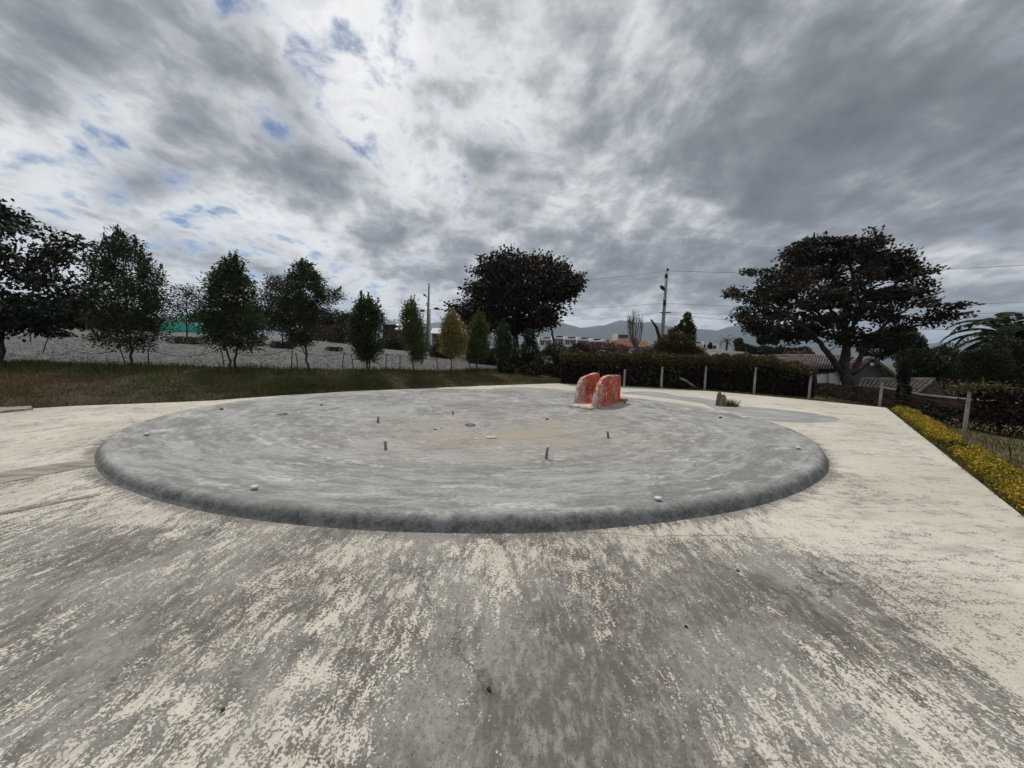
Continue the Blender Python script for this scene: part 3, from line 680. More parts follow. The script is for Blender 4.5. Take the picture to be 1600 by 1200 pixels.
def make_tree(name, label, cat, base, depth, prof, nclus, leaf, lmat, bmat='bark', trunks=None, trunk_r=.06, cl_size=.3, nleaf=26, dscale=.62, flat=.6,
              seed=0, droop=.15, rtip=.006, shell=.55, group=None, nside=6, jitter=.04, up=.25, lw=.5, grow_from=.35, gaps=0, shoots=0, gapr=.75):
    """prof: rows (photo y, left x, right x) of the crown seen at this distance; trunks: traced paths in photo pixels"""
    rg = np.random.default_rng(seed); rr = random.Random(seed)
    root = empty(name, base, label, cat, group)
    rows = [(D(0.5 * (l + r_), y, depth).z, D(l, y, depth).x, D(r_, y, depth).x) for y, l, r_ in prof]
    rows.sort(); Z = np.array([q[0] for q in rows]); XL = np.array([q[1] for q in rows]); XR = np.array([q[2] for q in rows])
    wmax = (XR - XL).max()
    # cluster centres inside the crown
    C = []
    while len(C) < nclus:
        z = rg.uniform(Z[0] + cl_size * .2, Z[-1] - cl_size * (.15 if shoots else .40)); xl, xr = np.interp(z, Z, XL), np.interp(z, Z, XR); hw = (xr - xl) / 2
        if rg.uniform() > (hw * 2 / wmax) ** 1.0 + .04: continue
        q = rg.uniform() ** .5; q = q * (1 - shell) + shell * q ** .35
        a = rg.uniform(0, 2 * np.pi)
        inner = max(.0, 1 - cl_size * (.5 if not shoots else .66) / max(hw, .05))
        q *= 1 + (.20 * math.sin(3 * a + 4.1 * z + seed) + .14 * math.sin(5 * a - 7.3 * z + 2 * seed)) * (1 if shoots else .5)
        C.append(((xl + xr) / 2 + q * np.cos(a) * hw * inner, base.y + q * np.sin(a) * max(hw, .3 * wmax * .5) * dscale, z))
    C = np.array(C)
    if gaps:   # carve holes so that the sky shows through between limbs
        H = C[rg.choice(len(C), gaps, replace=False)] + rg.normal(size=(gaps, 3)) * cl_size * .3
        dd = np.linalg.norm((C[:, None] - H[None]) * np.array([1, .25, 1.3]), axis=2).min(1)
        C = C[dd > cl_size * gapr]
    # skeleton
    nodes = []; par = []; fixed = []
    if trunks is None:
        top = Vector(((np.interp(Z[-1], Z, XL) + np.interp(Z[-1], Z, XR)) / 2, base.y, Z[0] + (Z[-1] - Z[0]) * .86))
        mid = base.lerp(top, .45) + Vector((rr.uniform(-.06, .06), rr.uniform(-.06, .06), 0))
        paths = [([base - Vector((0, 0, .15)), base + Vector((0, 0, .1)), mid, top], trunk_r, trunk_r * .22, None)]
    else:
        paths = [([D(x, y, base.y + dy_) for x, y, dy_ in tr[0]], tr[1], tr[2], tr[3] if len(tr) > 3 else None) for tr in trunks]
        paths[0][0][0] = base - Vector((0, 0, .15))
    for pts, r0, r1, att in paths:
        S = resample(pts, .16 if wmax < 5 else .28)
        start = len(nodes)
        p0 = -1
        if start: p0 = int(np.argmin([(Vector(q) - S[0]).length for q in nodes]))
        Ltot = max(1, len(S) - 1)
        for i, p in enumerate(S):
            p = p + Vector((rr.uniform(-1, 1), rr.uniform(-1, 1), 0)) * (jitter if 0 < i < Ltot else 0)
            nodes.append(p); par.append(p0 if i == 0 else len(nodes) - 2); fixed.append(r0 + (r1 - r0) * (i / Ltot) ** .8)
    zmin = base.z + (Z[-1] - base.z) * grow_from * .6
    P = np.array([tuple(p) for p in nodes]); nt0 = len(P)
    usable = list(np.where(P[:, 2] > min(zmin, P[:, 2].max() - .2))[0])
    dist = np.array([np.linalg.norm(P[usable] - c, axis=1).min() for c in C]); order = np.argsort(dist)
    allP = [tuple(p) for p in P]; parL = list(par); act = [tuple(P[i]) for i in usable]; actI = list(usable); tips = []; tipdir = []
    for ci in order:
        c = C[ci]; AP = np.array(act); d = c - AP
        cost = np.linalg.norm(d, axis=1) + .7 * np.maximum(0, -d[:, 2])
        j = int(np.argmin(cost)); a = Vector(act[j]); pi_ = actI[j]; b = Vector(c); Lb = (b - a).length
        ns = max(1, int(Lb / (.22 if wmax < 5 else .4)))
        ctrl = a.lerp(b, .5) + Vector((rr.uniform(-.5, .5), rr.uniform(-.5, .5), up + rr.uniform(-.3, .3))) * Lb * .25
        for s in range(1, ns + 1):
            q = s / ns; p = a * (1 - q) ** 2 + ctrl * 2 * q * (1 - q) + b * q * q
            allP.append(tuple(p)); parL.append(pi_); pi_ = len(allP) - 1; act.append(tuple(p)); actI.append(pi_)
        tips.append(pi_); dv = (b - ctrl); tipdir.append(tuple(dv.normalized() if dv.length > 1e-4 else Vector((0, 0, 1))))
    P = np.array(allP); par_ = np.array(parL); cnt = np.zeros(len(P))
    for i in tips: cnt[i] += 1
    for i in range(len(P) - 1, nt0 - 1, -1):
        if par_[i] >= 0: cnt[par_[i]] += cnt[i]
    rad = rtip * np.maximum(cnt, 1) ** .48
    rad[:nt0] = fixed
    rad[nt0:] = np.minimum(rad[nt0:], trunk_r * .75)
    V, F = edges_mesh(P, par_, rad, nside)
    link('trunk', fast('trunk', V, F, True), M[bmat], root)
    # leaves
    nleaf = int(nleaf * 1.9); leaf = leaf * 1.12
    T = P[tips]; TD = np.array(tipdir); n = len(T) * nleaf
    ci = np.repeat(np.arange(len(T)), nleaf)
    off = np.clip(rg.normal(size=(n, 3)), -1.35, 1.35) * np.array([1, 1, flat]) * cl_size * .55
    LC = T[ci] + off + TD[ci] * cl_size * rg.uniform(-.5, .6, (n, 1))
    A = off / cl_size + TD[ci] * .8 + rg.normal(size=(n, 3)) * .5 + np.array([0, 0, -droop])
    if shoots:   # upright leafy shoots that break the outline
        pick = T[np.argsort(-(T[:, 2] + rg.uniform(0, (Z[-1] - Z[0]) * .75, len(T))))[:shoots]]
        xm = pick[:, 0].mean()
        for p in pick:
            Ls = rg.uniform(.25, .55); dv = np.array([(p[0] - xm) * .35 + rg.normal() * .12, rg.normal() * .12, 1.0]); dv /= np.linalg.norm(dv); k = int(34 * Ls / .4); q = rg.uniform(0, 1, k) ** .9
            c_ = p + dv * (q * Ls)[:, None] + rg.normal(size=(k, 3)) * (.05 * (1.3 - q))[:, None]
            LC = np.concatenate([LC, c_]); A = np.concatenate([A, dv * .9 + rg.normal(size=(k, 3)) * .45])
    link('crown', leaf_mesh('crown', LC, A, leaf, leaf * lw, rg), M[lmat], root)
    return root
def shrub(name, label, cat, blobs, nleaf, leaf, lmat, seed=0, base=None, stem=True, group=None, lw=.5, lump=.22, dens=None, parent_name='foliage'):
    """blobs: (centre, (rx, ry, rz)); leaves sit through the outer half of each lumpy blob"""
    rg = np.random.default_rng(seed)
    vol = np.array([b[1][0] * b[1][2] for b in blobs]); cnts = np.maximum(40, (nleaf * vol / vol.sum()).astype(int))
    C = []; A = []
    for (c, r), k in zip(blobs, cnts):
        d = rg.normal(size=(k, 3)); d /= np.linalg.norm(d, axis=1, keepdims=True)
        q = rg.uniform(.35, 1, (k, 1)) ** .5 * (1 + lump * vnoise(d * 4.0, seed + int(k)) [:, None])
        C.append(np.array(tuple(c)) + d * q * np.array(r)); A.append(d + rg.normal(size=(k, 3)) * .6 + np.array([0, 0, .2]))
    C = np.concatenate(C); A = np.concatenate(A)
    b0 = base if base is not None else Vector((np.mean([b[0][0] for b in blobs]), np.mean([b[0][1] for b in blobs]), min(b[0][2] - b[1][2] for b in blobs)))
    keep = C[:, 2] > b0.z - .02; C = C[keep]; A = A[keep]
    root = empty(name, b0, label, cat, group)
    if stem:
        rr = random.Random(seed)
        for c, r in blobs:
            mb = MB(); foot = Vector((b0.x + (c[0] - b0.x) * .6 + rr.uniform(-.1, .1), b0.y + (c[1] - b0.y) * .6, b0.z - .05))
            for _ in range(3):
                top = Vector(c) + Vector((rr.uniform(-.4, .4) * r[0], rr.uniform(-.4, .4) * r[1], rr.uniform(-.1, .4) * r[2]))
                mb.tube([foot, foot.lerp(top, .5) + Vector((rr.uniform(-.1, .1), 0, 0)), top], [.035, .025, .01], 5)
            mb.build('stem', M['bark'], root)
    link(parent_name, leaf_mesh(parent_name, C, A, leaf, leaf * lw, rg), M[lmat], root)
    return root

# ------------------------------------------------------------------ bank and gravel lot at the left
def interp_path(P, n):
    P = [Vector(p) for p in P]; L = [0]
    for a, b in zip(P[:-1], P[1:]): L.append(L[-1] + (b - a).length)
    out = []
    for t_ in np.linspace(0, L[-1], n):
        i = max(0, min(len(P) - 2, int(np.searchsorted(L, t_)) - 1)); q = (t_ - L[i]) / max(1e-6, L[i + 1] - L[i]); out.append(P[i].lerp(P[i + 1], q))
    return out
NCOL = 120
foot_l = interp_path([Vector((-24, 5.2, 0)), Vector((-20, 6.6, 0)), Vector((-15.5, 8.2, 0))] + left_edge + [G(905, 600), G(930, 600)], NCOL)
crest_l = interp_path([Vector((-36, 9.5, .82)), Vector((-24, 12.2, .8)), G(0, 568, .78), G(207, 574, .75), G(365, 577, .72), G(480, 579, .68), G(577, 580, .65), G(648, 581, .6), G(705, 580, .55), G(745, 580, .5), G(790, 579, .42), G(850, 578, .30), G(905, 584, .12), G(935, 592, .05)], NCOL)
def strip(name, rowsP, mat, noise=.03, seed=0, label=None, kind='structure'):
    V = np.array([[tuple(p) for p in r] for r in rowsP]); nr, nc = V.shape[:2]
    flatV = V.reshape(-1, 3); d = noise * vnoise(flatV[:, :2] * 1.6, seed)
    mask = np.ones(nr); mask[0] = 0; flatV[:, 2] += d * np.repeat(mask, nc)
    I = (np.arange(nr - 1)[:, None] * nc + np.arange(nc - 1)[None]).ravel()
    me = fast(name, flatV, np.stack([I, I + 1, I + nc + 1, I + nc], -1), True)
    return tag(link(name, me, mat), label, kind=kind), flatV.reshape(nr, nc, 3)
bank_rows = []
rgb_ = random.Random(5)
for q, h in ((0, -.03), (.02, .04), (.07, .22), (.14, .40), (.24, .55), (.4, .72), (.6, .86), (.8, .95), (1, 1), (1.06, 1.0)):
    row = []
    for a, b in zip(foot_l, crest_l):
        p = a.lerp(b, q); p.z = h * b.z if q else -.03; row.append(p)
    bank_rows.append(row)
bank_o, bank_V = strip('grass_bank', bank_rows, M['soil'], .04, 3, 'low grassy bank along the far left edge of the deck')
# gravel lot: rises gently away behind the trees
up_dir = Vector((-.50, .866, 0))
far_px = [(-300, 520), (0, 512), (150, 514), (300, 520), (480, 531), (640, 548), (760, 563), (840, 574), (905, 583), (935, 592)]
far_d = [44, 46, 47, 47, 45, 40, 32, 27, 24, 22]
far_l = interp_path([D(x, y, d) for (x, y), d in zip(far_px, far_d)], NCOL)
grav_rows = [[a.lerp(b, q) - Vector((0, 0, .03 if q == 0 else 0)) for a, b in zip(crest_l, far_l)] for q in np.linspace(0, 1, 12)]
grav_rows.append([b + Vector((-6, 14, .15)) for b in far_l]); grav_rows.append([b + Vector((-30, 60, -1.5)) for b in far_l]); grav_rows.append([b + Vector((-60, 120, -14)) for b in far_l])
grav_o, grav_V = strip('gravel_lot', grav_rows, M['gravel'], .025, 4, 'pale gravel lot rising behind the row of young trees')
def gravel_stones():
    rg = np.random.default_rng(8); n = 30000; i = rg.uniform(0, 1, n) ** 1.6 * 5.9; j = rg.uniform(0, NCOL - 1.001, n); i0 = i.astype(int); j0 = j.astype(int); fi = (i - i0)[:, None]; fj = (j - j0)[:, None]
    P = grav_V[i0, j0] * (1 - fi) * (1 - fj) + grav_V[i0 + 1, j0] * fi * (1 - fj) + grav_V[i0, j0 + 1] * (1 - fi) * fj + grav_V[i0 + 1, j0 + 1] * fi * fj
    sz = rg.uniform(.02, .06, (n, 1)); T4 = np.array([[1, 0, -.3], [-.5, .87, -.3], [-.5, -.87, -.3], [0, 0, .9]])
    V = (P[:, None] + (T4[None] + rg.normal(size=(n, 4, 3)) * .25) * sz[:, None]).reshape(-1, 3)
    F = (np.arange(n)[:, None, None] * 4 + np.array([[0, 1, 3], [1, 2, 3], [2, 0, 3]])[None]).reshape(-1, 3)
    tag(link('gravel_stones', fast('gravel_stones', V, F), M['gravel']), 'loose grey stones scattered over the gravel lot', 'gravel', kind='stuff')
gravel_stones()
def on_gravel(x, y):
    """where the pixel's line meets the gravel lot"""
    best = None
    d = ray(x, y)
    for i in range(11):
        for j in range(NCOL - 1):
            a, b = Vector(grav_V[i, j]), Vector(grav_V[i + 1, j])
            # column plane test by direction
            if (a.x * d.y - a.y * d.x) * (grav_V[i, j + 1][0] * d.y - grav_V[i, j + 1][1] * d.x) <= 0 or (b.x * d.y - b.y * d.x) * (grav_V[i + 1, j + 1][0] * d.y - grav_V[i + 1, j + 1][1] * d.x) <= 0:
                c = (a + b + Vector(grav_V[i, j + 1]) + Vector(grav_V[i + 1, j + 1])) / 4
                k = c.y / d.y; e = abs(EYE + d.z * k - c.z)
                if best is None or e < best[0]: best = (e, Vector((d.x * k, c.y, c.z)))
    return best[1]
# grass on the bank
def grass_on(name, Vg, n, hmin, hmax, mat, label, seed, rows=None, wid=.012, dens=None):
    rg = np.random.default_rng(seed); nr, nc = Vg.shape[:2]
    i = rg.uniform(0, (rows or nr - 1) - 1e-3, n * 2); j = rg.uniform(0, nc - 1 - 1e-3, n * 2)
    i0 = i.astype(int); j0 = j.astype(int); fi = (i - i0)[:, None]; fj = (j - j0)[:, None]
    P = (Vg[i0, j0] * (1 - fi) * (1 - fj) + Vg[i0 + 1, j0] * fi * (1 - fj) + Vg[i0, j0 + 1] * (1 - fi) * fj + Vg[i0 + 1, j0 + 1] * fi * fj)
    pn = vnoise(P[:, :2] * 1.1, seed + 1); keep = rg.uniform(size=len(P)) < np.clip(.62 + .45 * pn, .08, 1) * (np.where(i < 2.2, .30, 1) if name in ('bank_grass', 'bank_straw') else 1); P = P[keep][:n]; pn = pn[keep][:n]; n = len(P)
    h = rg.uniform(hmin, hmax, (n, 1)) * (1 + .45 * pn[:, None]); a = rg.uniform(0, 2 * np.pi, n); d = np.stack([np.cos(a), np.sin(a), np.zeros(n)], 1)
    lean = rg.normal(size=(n, 3)) * np.array([.5, .5, 0]); tip = P + np.array([0, 0, 1]) * h + lean * h
    w_ = (wid * rg.uniform(.7, 1.5, (n, 1)))
    V = np.stack([P - d * w_ - [0, 0, .02], P + d * w_ - [0, 0, .02], tip], 1).reshape(-1, 3)
    me = fast(name, V, np.arange(3 * n).reshape(n, 3))
    return tag(link(name, me, M[mat]), label, 'grass', kind='stuff')
grass_on('bank_grass', bank_V, 110000, .035, .10, 'grass', 'green and dry grass covering the bank', 21)
crest_V = bank_V[6:]
grass_on('bank_crest_grass', crest_V, 14000, .08, .24, 'hedge_green', 'ragged greener grass along the top of the bank', 23, wid=.014)
grass_on('bank_straw', bank_V, 20000, .05, .13, 'grass_dry', 'dry straw among the bank grass', 22, wid=.007)

# ------------------------------------------------------------------ lawn and verge at the back and right
inner = [G(880, 598.5)] + back_edge + right_edge
inner = [p - Vector((0, 0, .012)) for p in inner]
outer_off = []
fence_posts = [G(975, 603.5, 0), G(1033, 606, 0), G(1101, 608, 0), G(1178, 614, 0), G(1264, 621, -.02), D(1374, 636, 14.7), G(1507, 673, -.42)]
fence_posts[5].z = -.22
out1 = []; out2 = []; out3 = []
for i, p in enumerate(inner):
    q = i / (len(inner) - 1)
    if i <= len(back_edge):
        dirv = Vector((.35, 1, 0)).lerp(Vector((.8, .6, 0)), i / len(back_edge)).normalized()
    else: dirv = Vector((.85, -.2, 0)).normalized().lerp(Vector((1, -.35, 0)), .5).normalized()
    sl_ = 1.0 if i > len(back_edge) - 1 else 0.0
    out1.append(p + dirv * .35 + Vector((0, 0, -.04 - .10 * sl_))); out2.append(p + dirv * 2.0 + Vector((0, 0, -.06 - .34 * sl_)))
    out3.append(p + dirv * 14 + Vector((0, 0, -.35 - .45 * sl_)))
NB = 90
lawn_rows = [interp_path(r, NB) for r in (inner, out1, out2, out3)]
lr4 = [p + (p - a).normalized() * 16 + Vector((0, 0, -1.6)) for p, a in zip(lawn_rows[3], lawn_rows[0])]
mid23 = [[a.lerp(b, q) for a, b in zip(lawn_rows[2], lawn_rows[3])] for q in (.2, .45, .7)]
lawn_o, lawn_V = strip('lawn', lawn_rows[:3] + mid23 + [lawn_rows[3], lr4], M['dry_lawn'], .03, 6, 'dry lawn falling away to the right of the deck')
grass_on('lawn_grass', lawn_V, 60000, .03, .09, 'grass', 'thin short grass on the dry lawn and verge', 31, rows=5, wid=.010)

# ------------------------------------------------------------------ trees on the bank and in the lot
YT = 'young trees planted along the bank'
def bank_tree(label, bx, by, bz, prof, seed, leaf=.085, nclus=150, lmat='leaf_young', **kw):
    b = G(bx, by, bz)
    return make_tree('young_tree', label, 'tree', b, b.y, prof, nclus, leaf, lmat, seed=seed, group=YT, **{'shoots': max(16, nclus // 4), 'lw': .42, **kw})
b = G(4, 569, .78)
make_tree('broadleaf_tree', 'dark large-leaved tree cut by the left edge of the view', 'tree', b, b.y,
          [(300, -40, 8), (318, -70, 18), (340, -100, 28), (352, -120, 30), (360, -130, 118), (378, -135, 104), (400, -140, 108), (430, -140, 122), (450, -140, 142), (470, -140, 132), (490, -120, 118), (505, -90, 92), (520, -50, 50)],
          170, .15, 'leaf_dark', seed=2, cl_size=.55, nleaf=46, lw=.72, flat=.55, trunk_r=.085, droop=.5, gaps=10,
          trunks=[([(4, 569, 0), (2, 535, 0), (4, 510, 0), (-4, 470, .1), (-10, 400, .2), (-12, 345, .1)], .085, .025),
                  ([(4, 512, 0), (28, 488, -.3), (50, 455, -.4), (70, 420, -.2), (100, 375, 0)], .045, .012), ([(2, 520, 0), (40, 505, .4), (75, 488, .7)], .03, .01)])
bank_tree('tall feathery young tree second from the left edge', 207, 574, .75,
          [(367, 183, 194), (380, 168, 216), (395, 160, 228), (415, 148, 236), (435, 140, 246), (455, 140, 258), (480, 138, 260), (500, 138, 258), (515, 144, 254), (530, 156, 248), (545, 178, 238)], 3, .10, 260, nleaf=30, cl_size=.34, trunk_r=.05, droop=-.1, up=.5)
bank_tree('bushy young tree on twin stems, third from the left edge', 363, 578, .72,
          [(409, 361, 370), (424, 346, 380), (445, 327, 394), (456, 321, 402), (475, 315, 405), (500, 312, 410), (522, 318, 412), (537, 325, 408), (547, 345, 392)], 4, .10, 240, nleaf=32, cl_size=.34, droop=-.1, up=.5,
          trunks=[([(360, 578, 0), (357, 558, 0), (353, 540, 0), (350, 500, .1), (352, 450, 0)], .045, .012), ([(366, 578, 0), (369, 555, 0), (374, 535, 0), (376, 490, -.1), (366, 425, 0)], .045, .012)])
bank_tree('young tree with a slanting stem and a twig reaching right', 482, 579, .68,
          [(412, 472, 480), (424, 458, 492), (434, 444, 502), (446, 434, 516), (453, 430, 528), (462, 428, 526), (475, 428, 504), (490, 430, 500), (510, 436, 496), (525, 445, 490), (538, 458, 484)], 5, .10, 190, nleaf=32, cl_size=.34, droop=-.05, up=.4,
          trunks=[([(482, 579, 0), (478, 555, 0), (478, 535, 0), (472, 490, .1), (474, 430, 0)], .05, .012), ([(479, 556, 0), (468, 536, .2), (462, 500, .3)], .025, .01)])
bank_tree('dense dark young tree alone in the middle of the row', 576, 581, .65,
          [(469, 560, 584), (480, 554, 592), (495, 548, 599), (515, 545, 601), (532, 547, 599), (546, 552, 597), (556, 558, 590), (564, 566, 588)], 6, .10, 170, nleaf=34, cl_size=.32, droop=-.1, up=.5,
          trunks=[([(573, 581, 0), (573, 560, 0), (570, 520, 0), (568, 480, 0)], .04, .01), ([(577, 581, 0), (577, 560, 0), (580, 520, 0), (580, 482, 0)], .035, .01)])
bank_tree('slim light green young tree in front of the lamp posts', 647, 582, .60,
          [(473, 640, 648), (486, 628, 656), (500, 622, 664), (515, 625, 668), (530, 629, 671), (545, 634, 672), (553, 640, 668), (560, 640, 660), (566, 640, 658)], 7, .09, 150, 'leaf_young2', nleaf=30, cl_size=.32, trunk_r=.035, droop=-.1, up=.5)
bank_tree('small round tree with yellow leaves', 705, 581, .55,
          [(494, 702, 710), (503, 691, 722), (516, 687, 728), (532, 686, 731), (546, 688, 727), (556, 696, 719)], 8, .11, 130, 'leaf_yellow', nleaf=30, cl_size=.36, trunk_r=.04, droop=-.1, up=.4)
bank_tree('leafy green tree just right of the yellow one', 744, 581, .50,
          [(492, 742, 754), (505, 736, 761), (520, 729, 763), (535, 724, 765), (550, 722, 766), (561, 729, 762)], 9, .11, 150, 'leaf_young2', nleaf=32, cl_size=.38, trunk_r=.045, droop=0, up=.4)
bank_tree('thin green tree second right of the yellow one', 784, 579, .42,
          [(505, 781, 789), (520, 772, 799), (540, 769, 802), (560, 773, 799)], 10, .11, 90, 'leaf_young', nleaf=30, cl_size=.38, trunk_r=.035, up=.4)
LT = 'trees standing in the gravel lot'
def lot_tree(label, bx, by, prof, seed, nclus=110, lmat='leaf_dark', **kw):
    b = on_gravel(bx, by); a = dict(nleaf=26, cl_size=.7, trunk_r=.07); a.update(kw)
    return make_tree('lot_tree', label, 'tree', b, b.y, prof, nclus, .17, lmat, seed=seed, group=LT, **a)
lot_tree('loose-crowned tree in the lot beside the green tarp heap', 292, 530, [(440, 274, 308), (452, 263, 316), (470, 262, 322), (490, 266, 328), (505, 270, 320)], 12, 80, gaps=8)
lot_tree('dark round tree in the lot behind the box hedge', 442, 537, [(428, 430, 452), (446, 414, 466), (470, 408, 472), (500, 410, 474), (520, 418, 466)], 13, 130)

# stakes and rope of the parking lot
STK = [((66, 556), (76, 527), 'leaning stake at the left edge of the gravel lot'), ((47, 532), (48, 511), 'thin upright stake at the far left of the gravel lot'), ((197, 573), (187, 545), 'stake leaning beside the second young tree'), ((232, 564), (231, 546), 'short stake right of the second young tree'),
       ((351, 576), (345, 545), 'stake leaning at the left of the twin-stemmed tree'), ((394, 549), (394, 537), 'short far stake behind the twin-stemmed tree'), ((455, 570), (457, 544), 'upright stake left of the slanting tree'), ((466, 578), (462, 552), 'stake at the foot of the slanting tree'),
       ((534, 571), (538, 551), 'stake right of the slanting tree, tilted right'), ((553, 580), (549, 555), 'stake left of the dense dark tree'), ((602, 573), (605, 553), 'stake right of the dense dark tree'), ((625, 581), (625, 556), 'straight stake left of the slim green tree'), ((684, 580), (682, 560), 'stake left of the yellow tree'), ((659, 572), (659, 556), 'stake behind the slim green tree'), ((736, 579), (732, 564), 'stake left of the leafy green tree'), ((778, 577), (776, 565), 'last stake at the right end of the lot')]
stk_pts = []
for (bx, by), (tx, ty), lab in STK:
    p = on_gravel(bx, by); tpt = D(tx, ty, p.y - .05)
    o = empty('lot_stake', p, lab, 'stake', 'stakes of the parking lot')
    MB().tube([p - Vector((0, 0, .2)), p.lerp(tpt, .5), tpt], .022 if p.y < 22 else .03, 7).build('rod', M['rust'], o, True)
    MB().tube([tpt - Vector((0, 0, .03)), tpt + Vector((0, 0, .008))], .034, 7).build('cap', M['rust'], o)
    stk_pts.append(tpt)
def sag(a, b, s, n=14): return [a.lerp(b, k / n) - Vector((0, 0, s * 4 * (k / n) * (1 - k / n))) for k in range(n + 1)]
for (i, j, s), lab in zip(((0, 2, .45), (3, 4, .3), (4, 6, .3), (6, 8, .22), (8, 9, .05), (10, 11, .05), (11, 13, .15), (13, 12, .15)),
                          ('rope sagging from the leftmost leaning stake', 'rope hanging between second and third young trees', 'rope behind the twin-stemmed tree', 'rope behind the slanting tree', 'short rope left of the dense dark tree', 'short rope right of the dense dark tree', 'rope behind the slim green tree', 'rope ending left of the yellow tree')):
    tag(MB().tube(sag(stk_pts[i], stk_pts[j], s), .011, 5).build('lot_rope', M['rope']), lab, 'rope', 'ropes of the parking lot')

# clipped hedges and low things in the lot
def box_hedge(label, x0, x1, yb, yt, lmat, seed, n=1800, leaf=.10):
    p = on_gravel((x0 + x1) / 2, yb); hw = (D(x1, yb, p.y).x - D(x0, yb, p.y).x) / 2; h = D(x0, yt, p.y).z - D(x0, yb, p.y).z
    bl = [(Vector((p.x + q * hw * .7, p.y, p.z + h * .5)), (hw * .42, .45, h * .58)) for q in (-1, -.35, .35, 1)]
    return shrub('clipped_hedge', label, 'hedge', bl, n, leaf, lmat, seed, base=p, group='low hedges in the gravel lot', lump=.1)
box_hedge('dark clipped hedge under the round tree in the lot', 425, 460, 545, 534, 'leaf_olive', 50)
box_hedge('low dark hedge at the foot of the loose-crowned tree', 264, 320, 538, 527, 'leaf_olive', 51)
box_hedge('yellow-green low hedge behind the leftmost stakes', 74, 112, 526, 518, 'hedge_green', 52)
box_hedge('small flat hedge in front of the brown scrub', 511, 534, 548, 542, 'leaf_olive', 53, 900)
for i, (x0, x1, yb, yt, dep, lab) in enumerate(((252, 320, 519, 498, 50, 'green tarpaulin heaped over a mound behind the lot'), (14, 84, 506, 464, 56, 'large green tarpaulin behind the dark tree at the left edge'))):
    c = D((x0 + x1) / 2, yb, dep); hw = D(x1, yb, dep).x - c.x; h = D(x0, yt, dep).z - D(x0, yb, dep).z
    nu, nv = 48, 16; V = []
    for a in range(nv + 1):
        for b_ in range(nu):
            ph = a / nv * math.pi / 2; th_ = 2 * math.pi * b_ / nu
            V.append((c.x + hw * math.cos(ph) * math.cos(th_), c.y + hw * .7 * math.cos(ph) * math.sin(th_), c.z - .4 + (h + .4) * math.sin(ph) ** .8))
    V = np.array(V); V += (vnoise(V * .9, 60 + i)[:, None] * np.array([.25, .25, .35]) + vnoise(V * 3.0, 62 + i, 3)[:, None] * .10)
    I = (np.arange(nv)[:, None] * nu + np.arange(nu)[None]); J = (np.arange(nv)[:, None] * nu + (np.arange(nu)[None] + 1) % nu)
    tag(link('tarpaulin', fast('tarpaulin', V, np.stack([I, J, J + nu, I + nu], -1).reshape(-1, 4)), M['tarp']), lab, 'tarpaulin', 'green tarpaulins')
# row of trees and scrub behind the lot
BK = [(30, 470, 150, 60, 'leaf_dark', 'dark tree behind the lot at the far left'), (130, 478, 80, 60, 'leaf_olive', 'olive tree behind the second young tree'), (215, 490, 80, 60, 'leaf_dark', 'dark tree behind the lot, right of the second young tree'),
      (330, 484, 70, 58, 'leaf_olive', 'olive tree behind the twin-stemmed tree'), (400, 476, 70, 58, 'leaf_dark', 'dark tree behind the lot left of the round tree'), (500, 478, 60, 60, 'leaf_dark', 'dark tree behind the slanting tree'), (545, 486, 50, 60, 'leaf_olive', 'low dark tree behind the dense young tree')]
for i, (x, yt, wpx, dep, lm, lab) in enumerate(BK):
    yb = 514 if x < 450 else 525
    b = D(x, yb + 6, dep); 
    make_tree('background_tree', lab, 'tree', b, dep, [(yt, x - wpx * .12, x + wpx * .12), (yt + 8, x - wpx * .4, x + wpx * .4), (yt + 18, x - wpx * .55, x + wpx * .55), (yt + 30, x - wpx * .55, x + wpx * .55), (yb, x - wpx * .4, x + wpx * .4)], 70, .34, lm, seed=70 + i, nleaf=32, cl_size=1.3, trunk_r=.14, group='trees behind the gravel lot')
SCR = [((505, 524), 36, 14, 46, 'rust-brown scrub behind the slanting tree'), ((540, 527), 30, 14, 44, 'rust-brown scrub left of the dense dark tree'), ((612, 540), 24, 12, 40, 'brown scrub right of the dense dark tree'), ((690, 555), 20, 15, 33, 'brown scrub behind the yellow tree'), ((760, 560), 30, 16, 30, 'dark red-brown scrub behind the leafy green tree')]
for i, ((x, y), wpx, hpx, dep, lab) in enumerate(SCR):
    c = D(x, y, dep); s = dep / FPX
    shrub('scrub_bush', lab, 'bush', [(c + Vector((q * wpx * s * .5, 0, rgb_.uniform(-.1, .2))), (wpx * s * .5, wpx * s * .45, hpx * s)) for q in (-1, 0, 1)], 3200, .22, 'leaf_scrub', 90 + i, group='scrub behind the lot')

# ------------------------------------------------------------------ big dark tree and its neighbours, centre
b = D(806, 566, 36)
make_tree('spreading_tree', 'big spreading dark bronze-leaved tree left of the slide', 'tree', b, 36,
          [(400, 775, 848), (406, 764, 866), (414, 752, 884), (424, 738, 896), (436, 729, 902), (448, 724, 904), (460, 719, 896), (472, 713, 884), (484, 708, 872), (496, 705, 868), (508, 712, 862), (522, 728, 850)],
          360, .27, 'leaf_bronze', seed=26, nleaf=54, cl_size=1.15, lw=.62, trunk_r=.36, rtip=.014, flat=.5, dscale=.7, gapr=.62, gaps=20, grow_from=.3,
          trunks=[([(806, 566, 0), (806, 540, 0), (804, 522, 0), (808, 495, 0), (815, 460, .5), (820, 420, .3)], .42, .06), ([(804, 524, 0), (794, 500, -.6), (780, 470, -1.2), (765, 440, -1)], .22, .05),
                  ([(806, 515, 0), (818, 492, -.5), (838, 468, -1), (860, 440, -.5)], .20, .05), ([(806, 510, 0), (796, 470, 1.2), (800, 430, 1.4)], .18, .05)])
b = D(867, 568, 33)
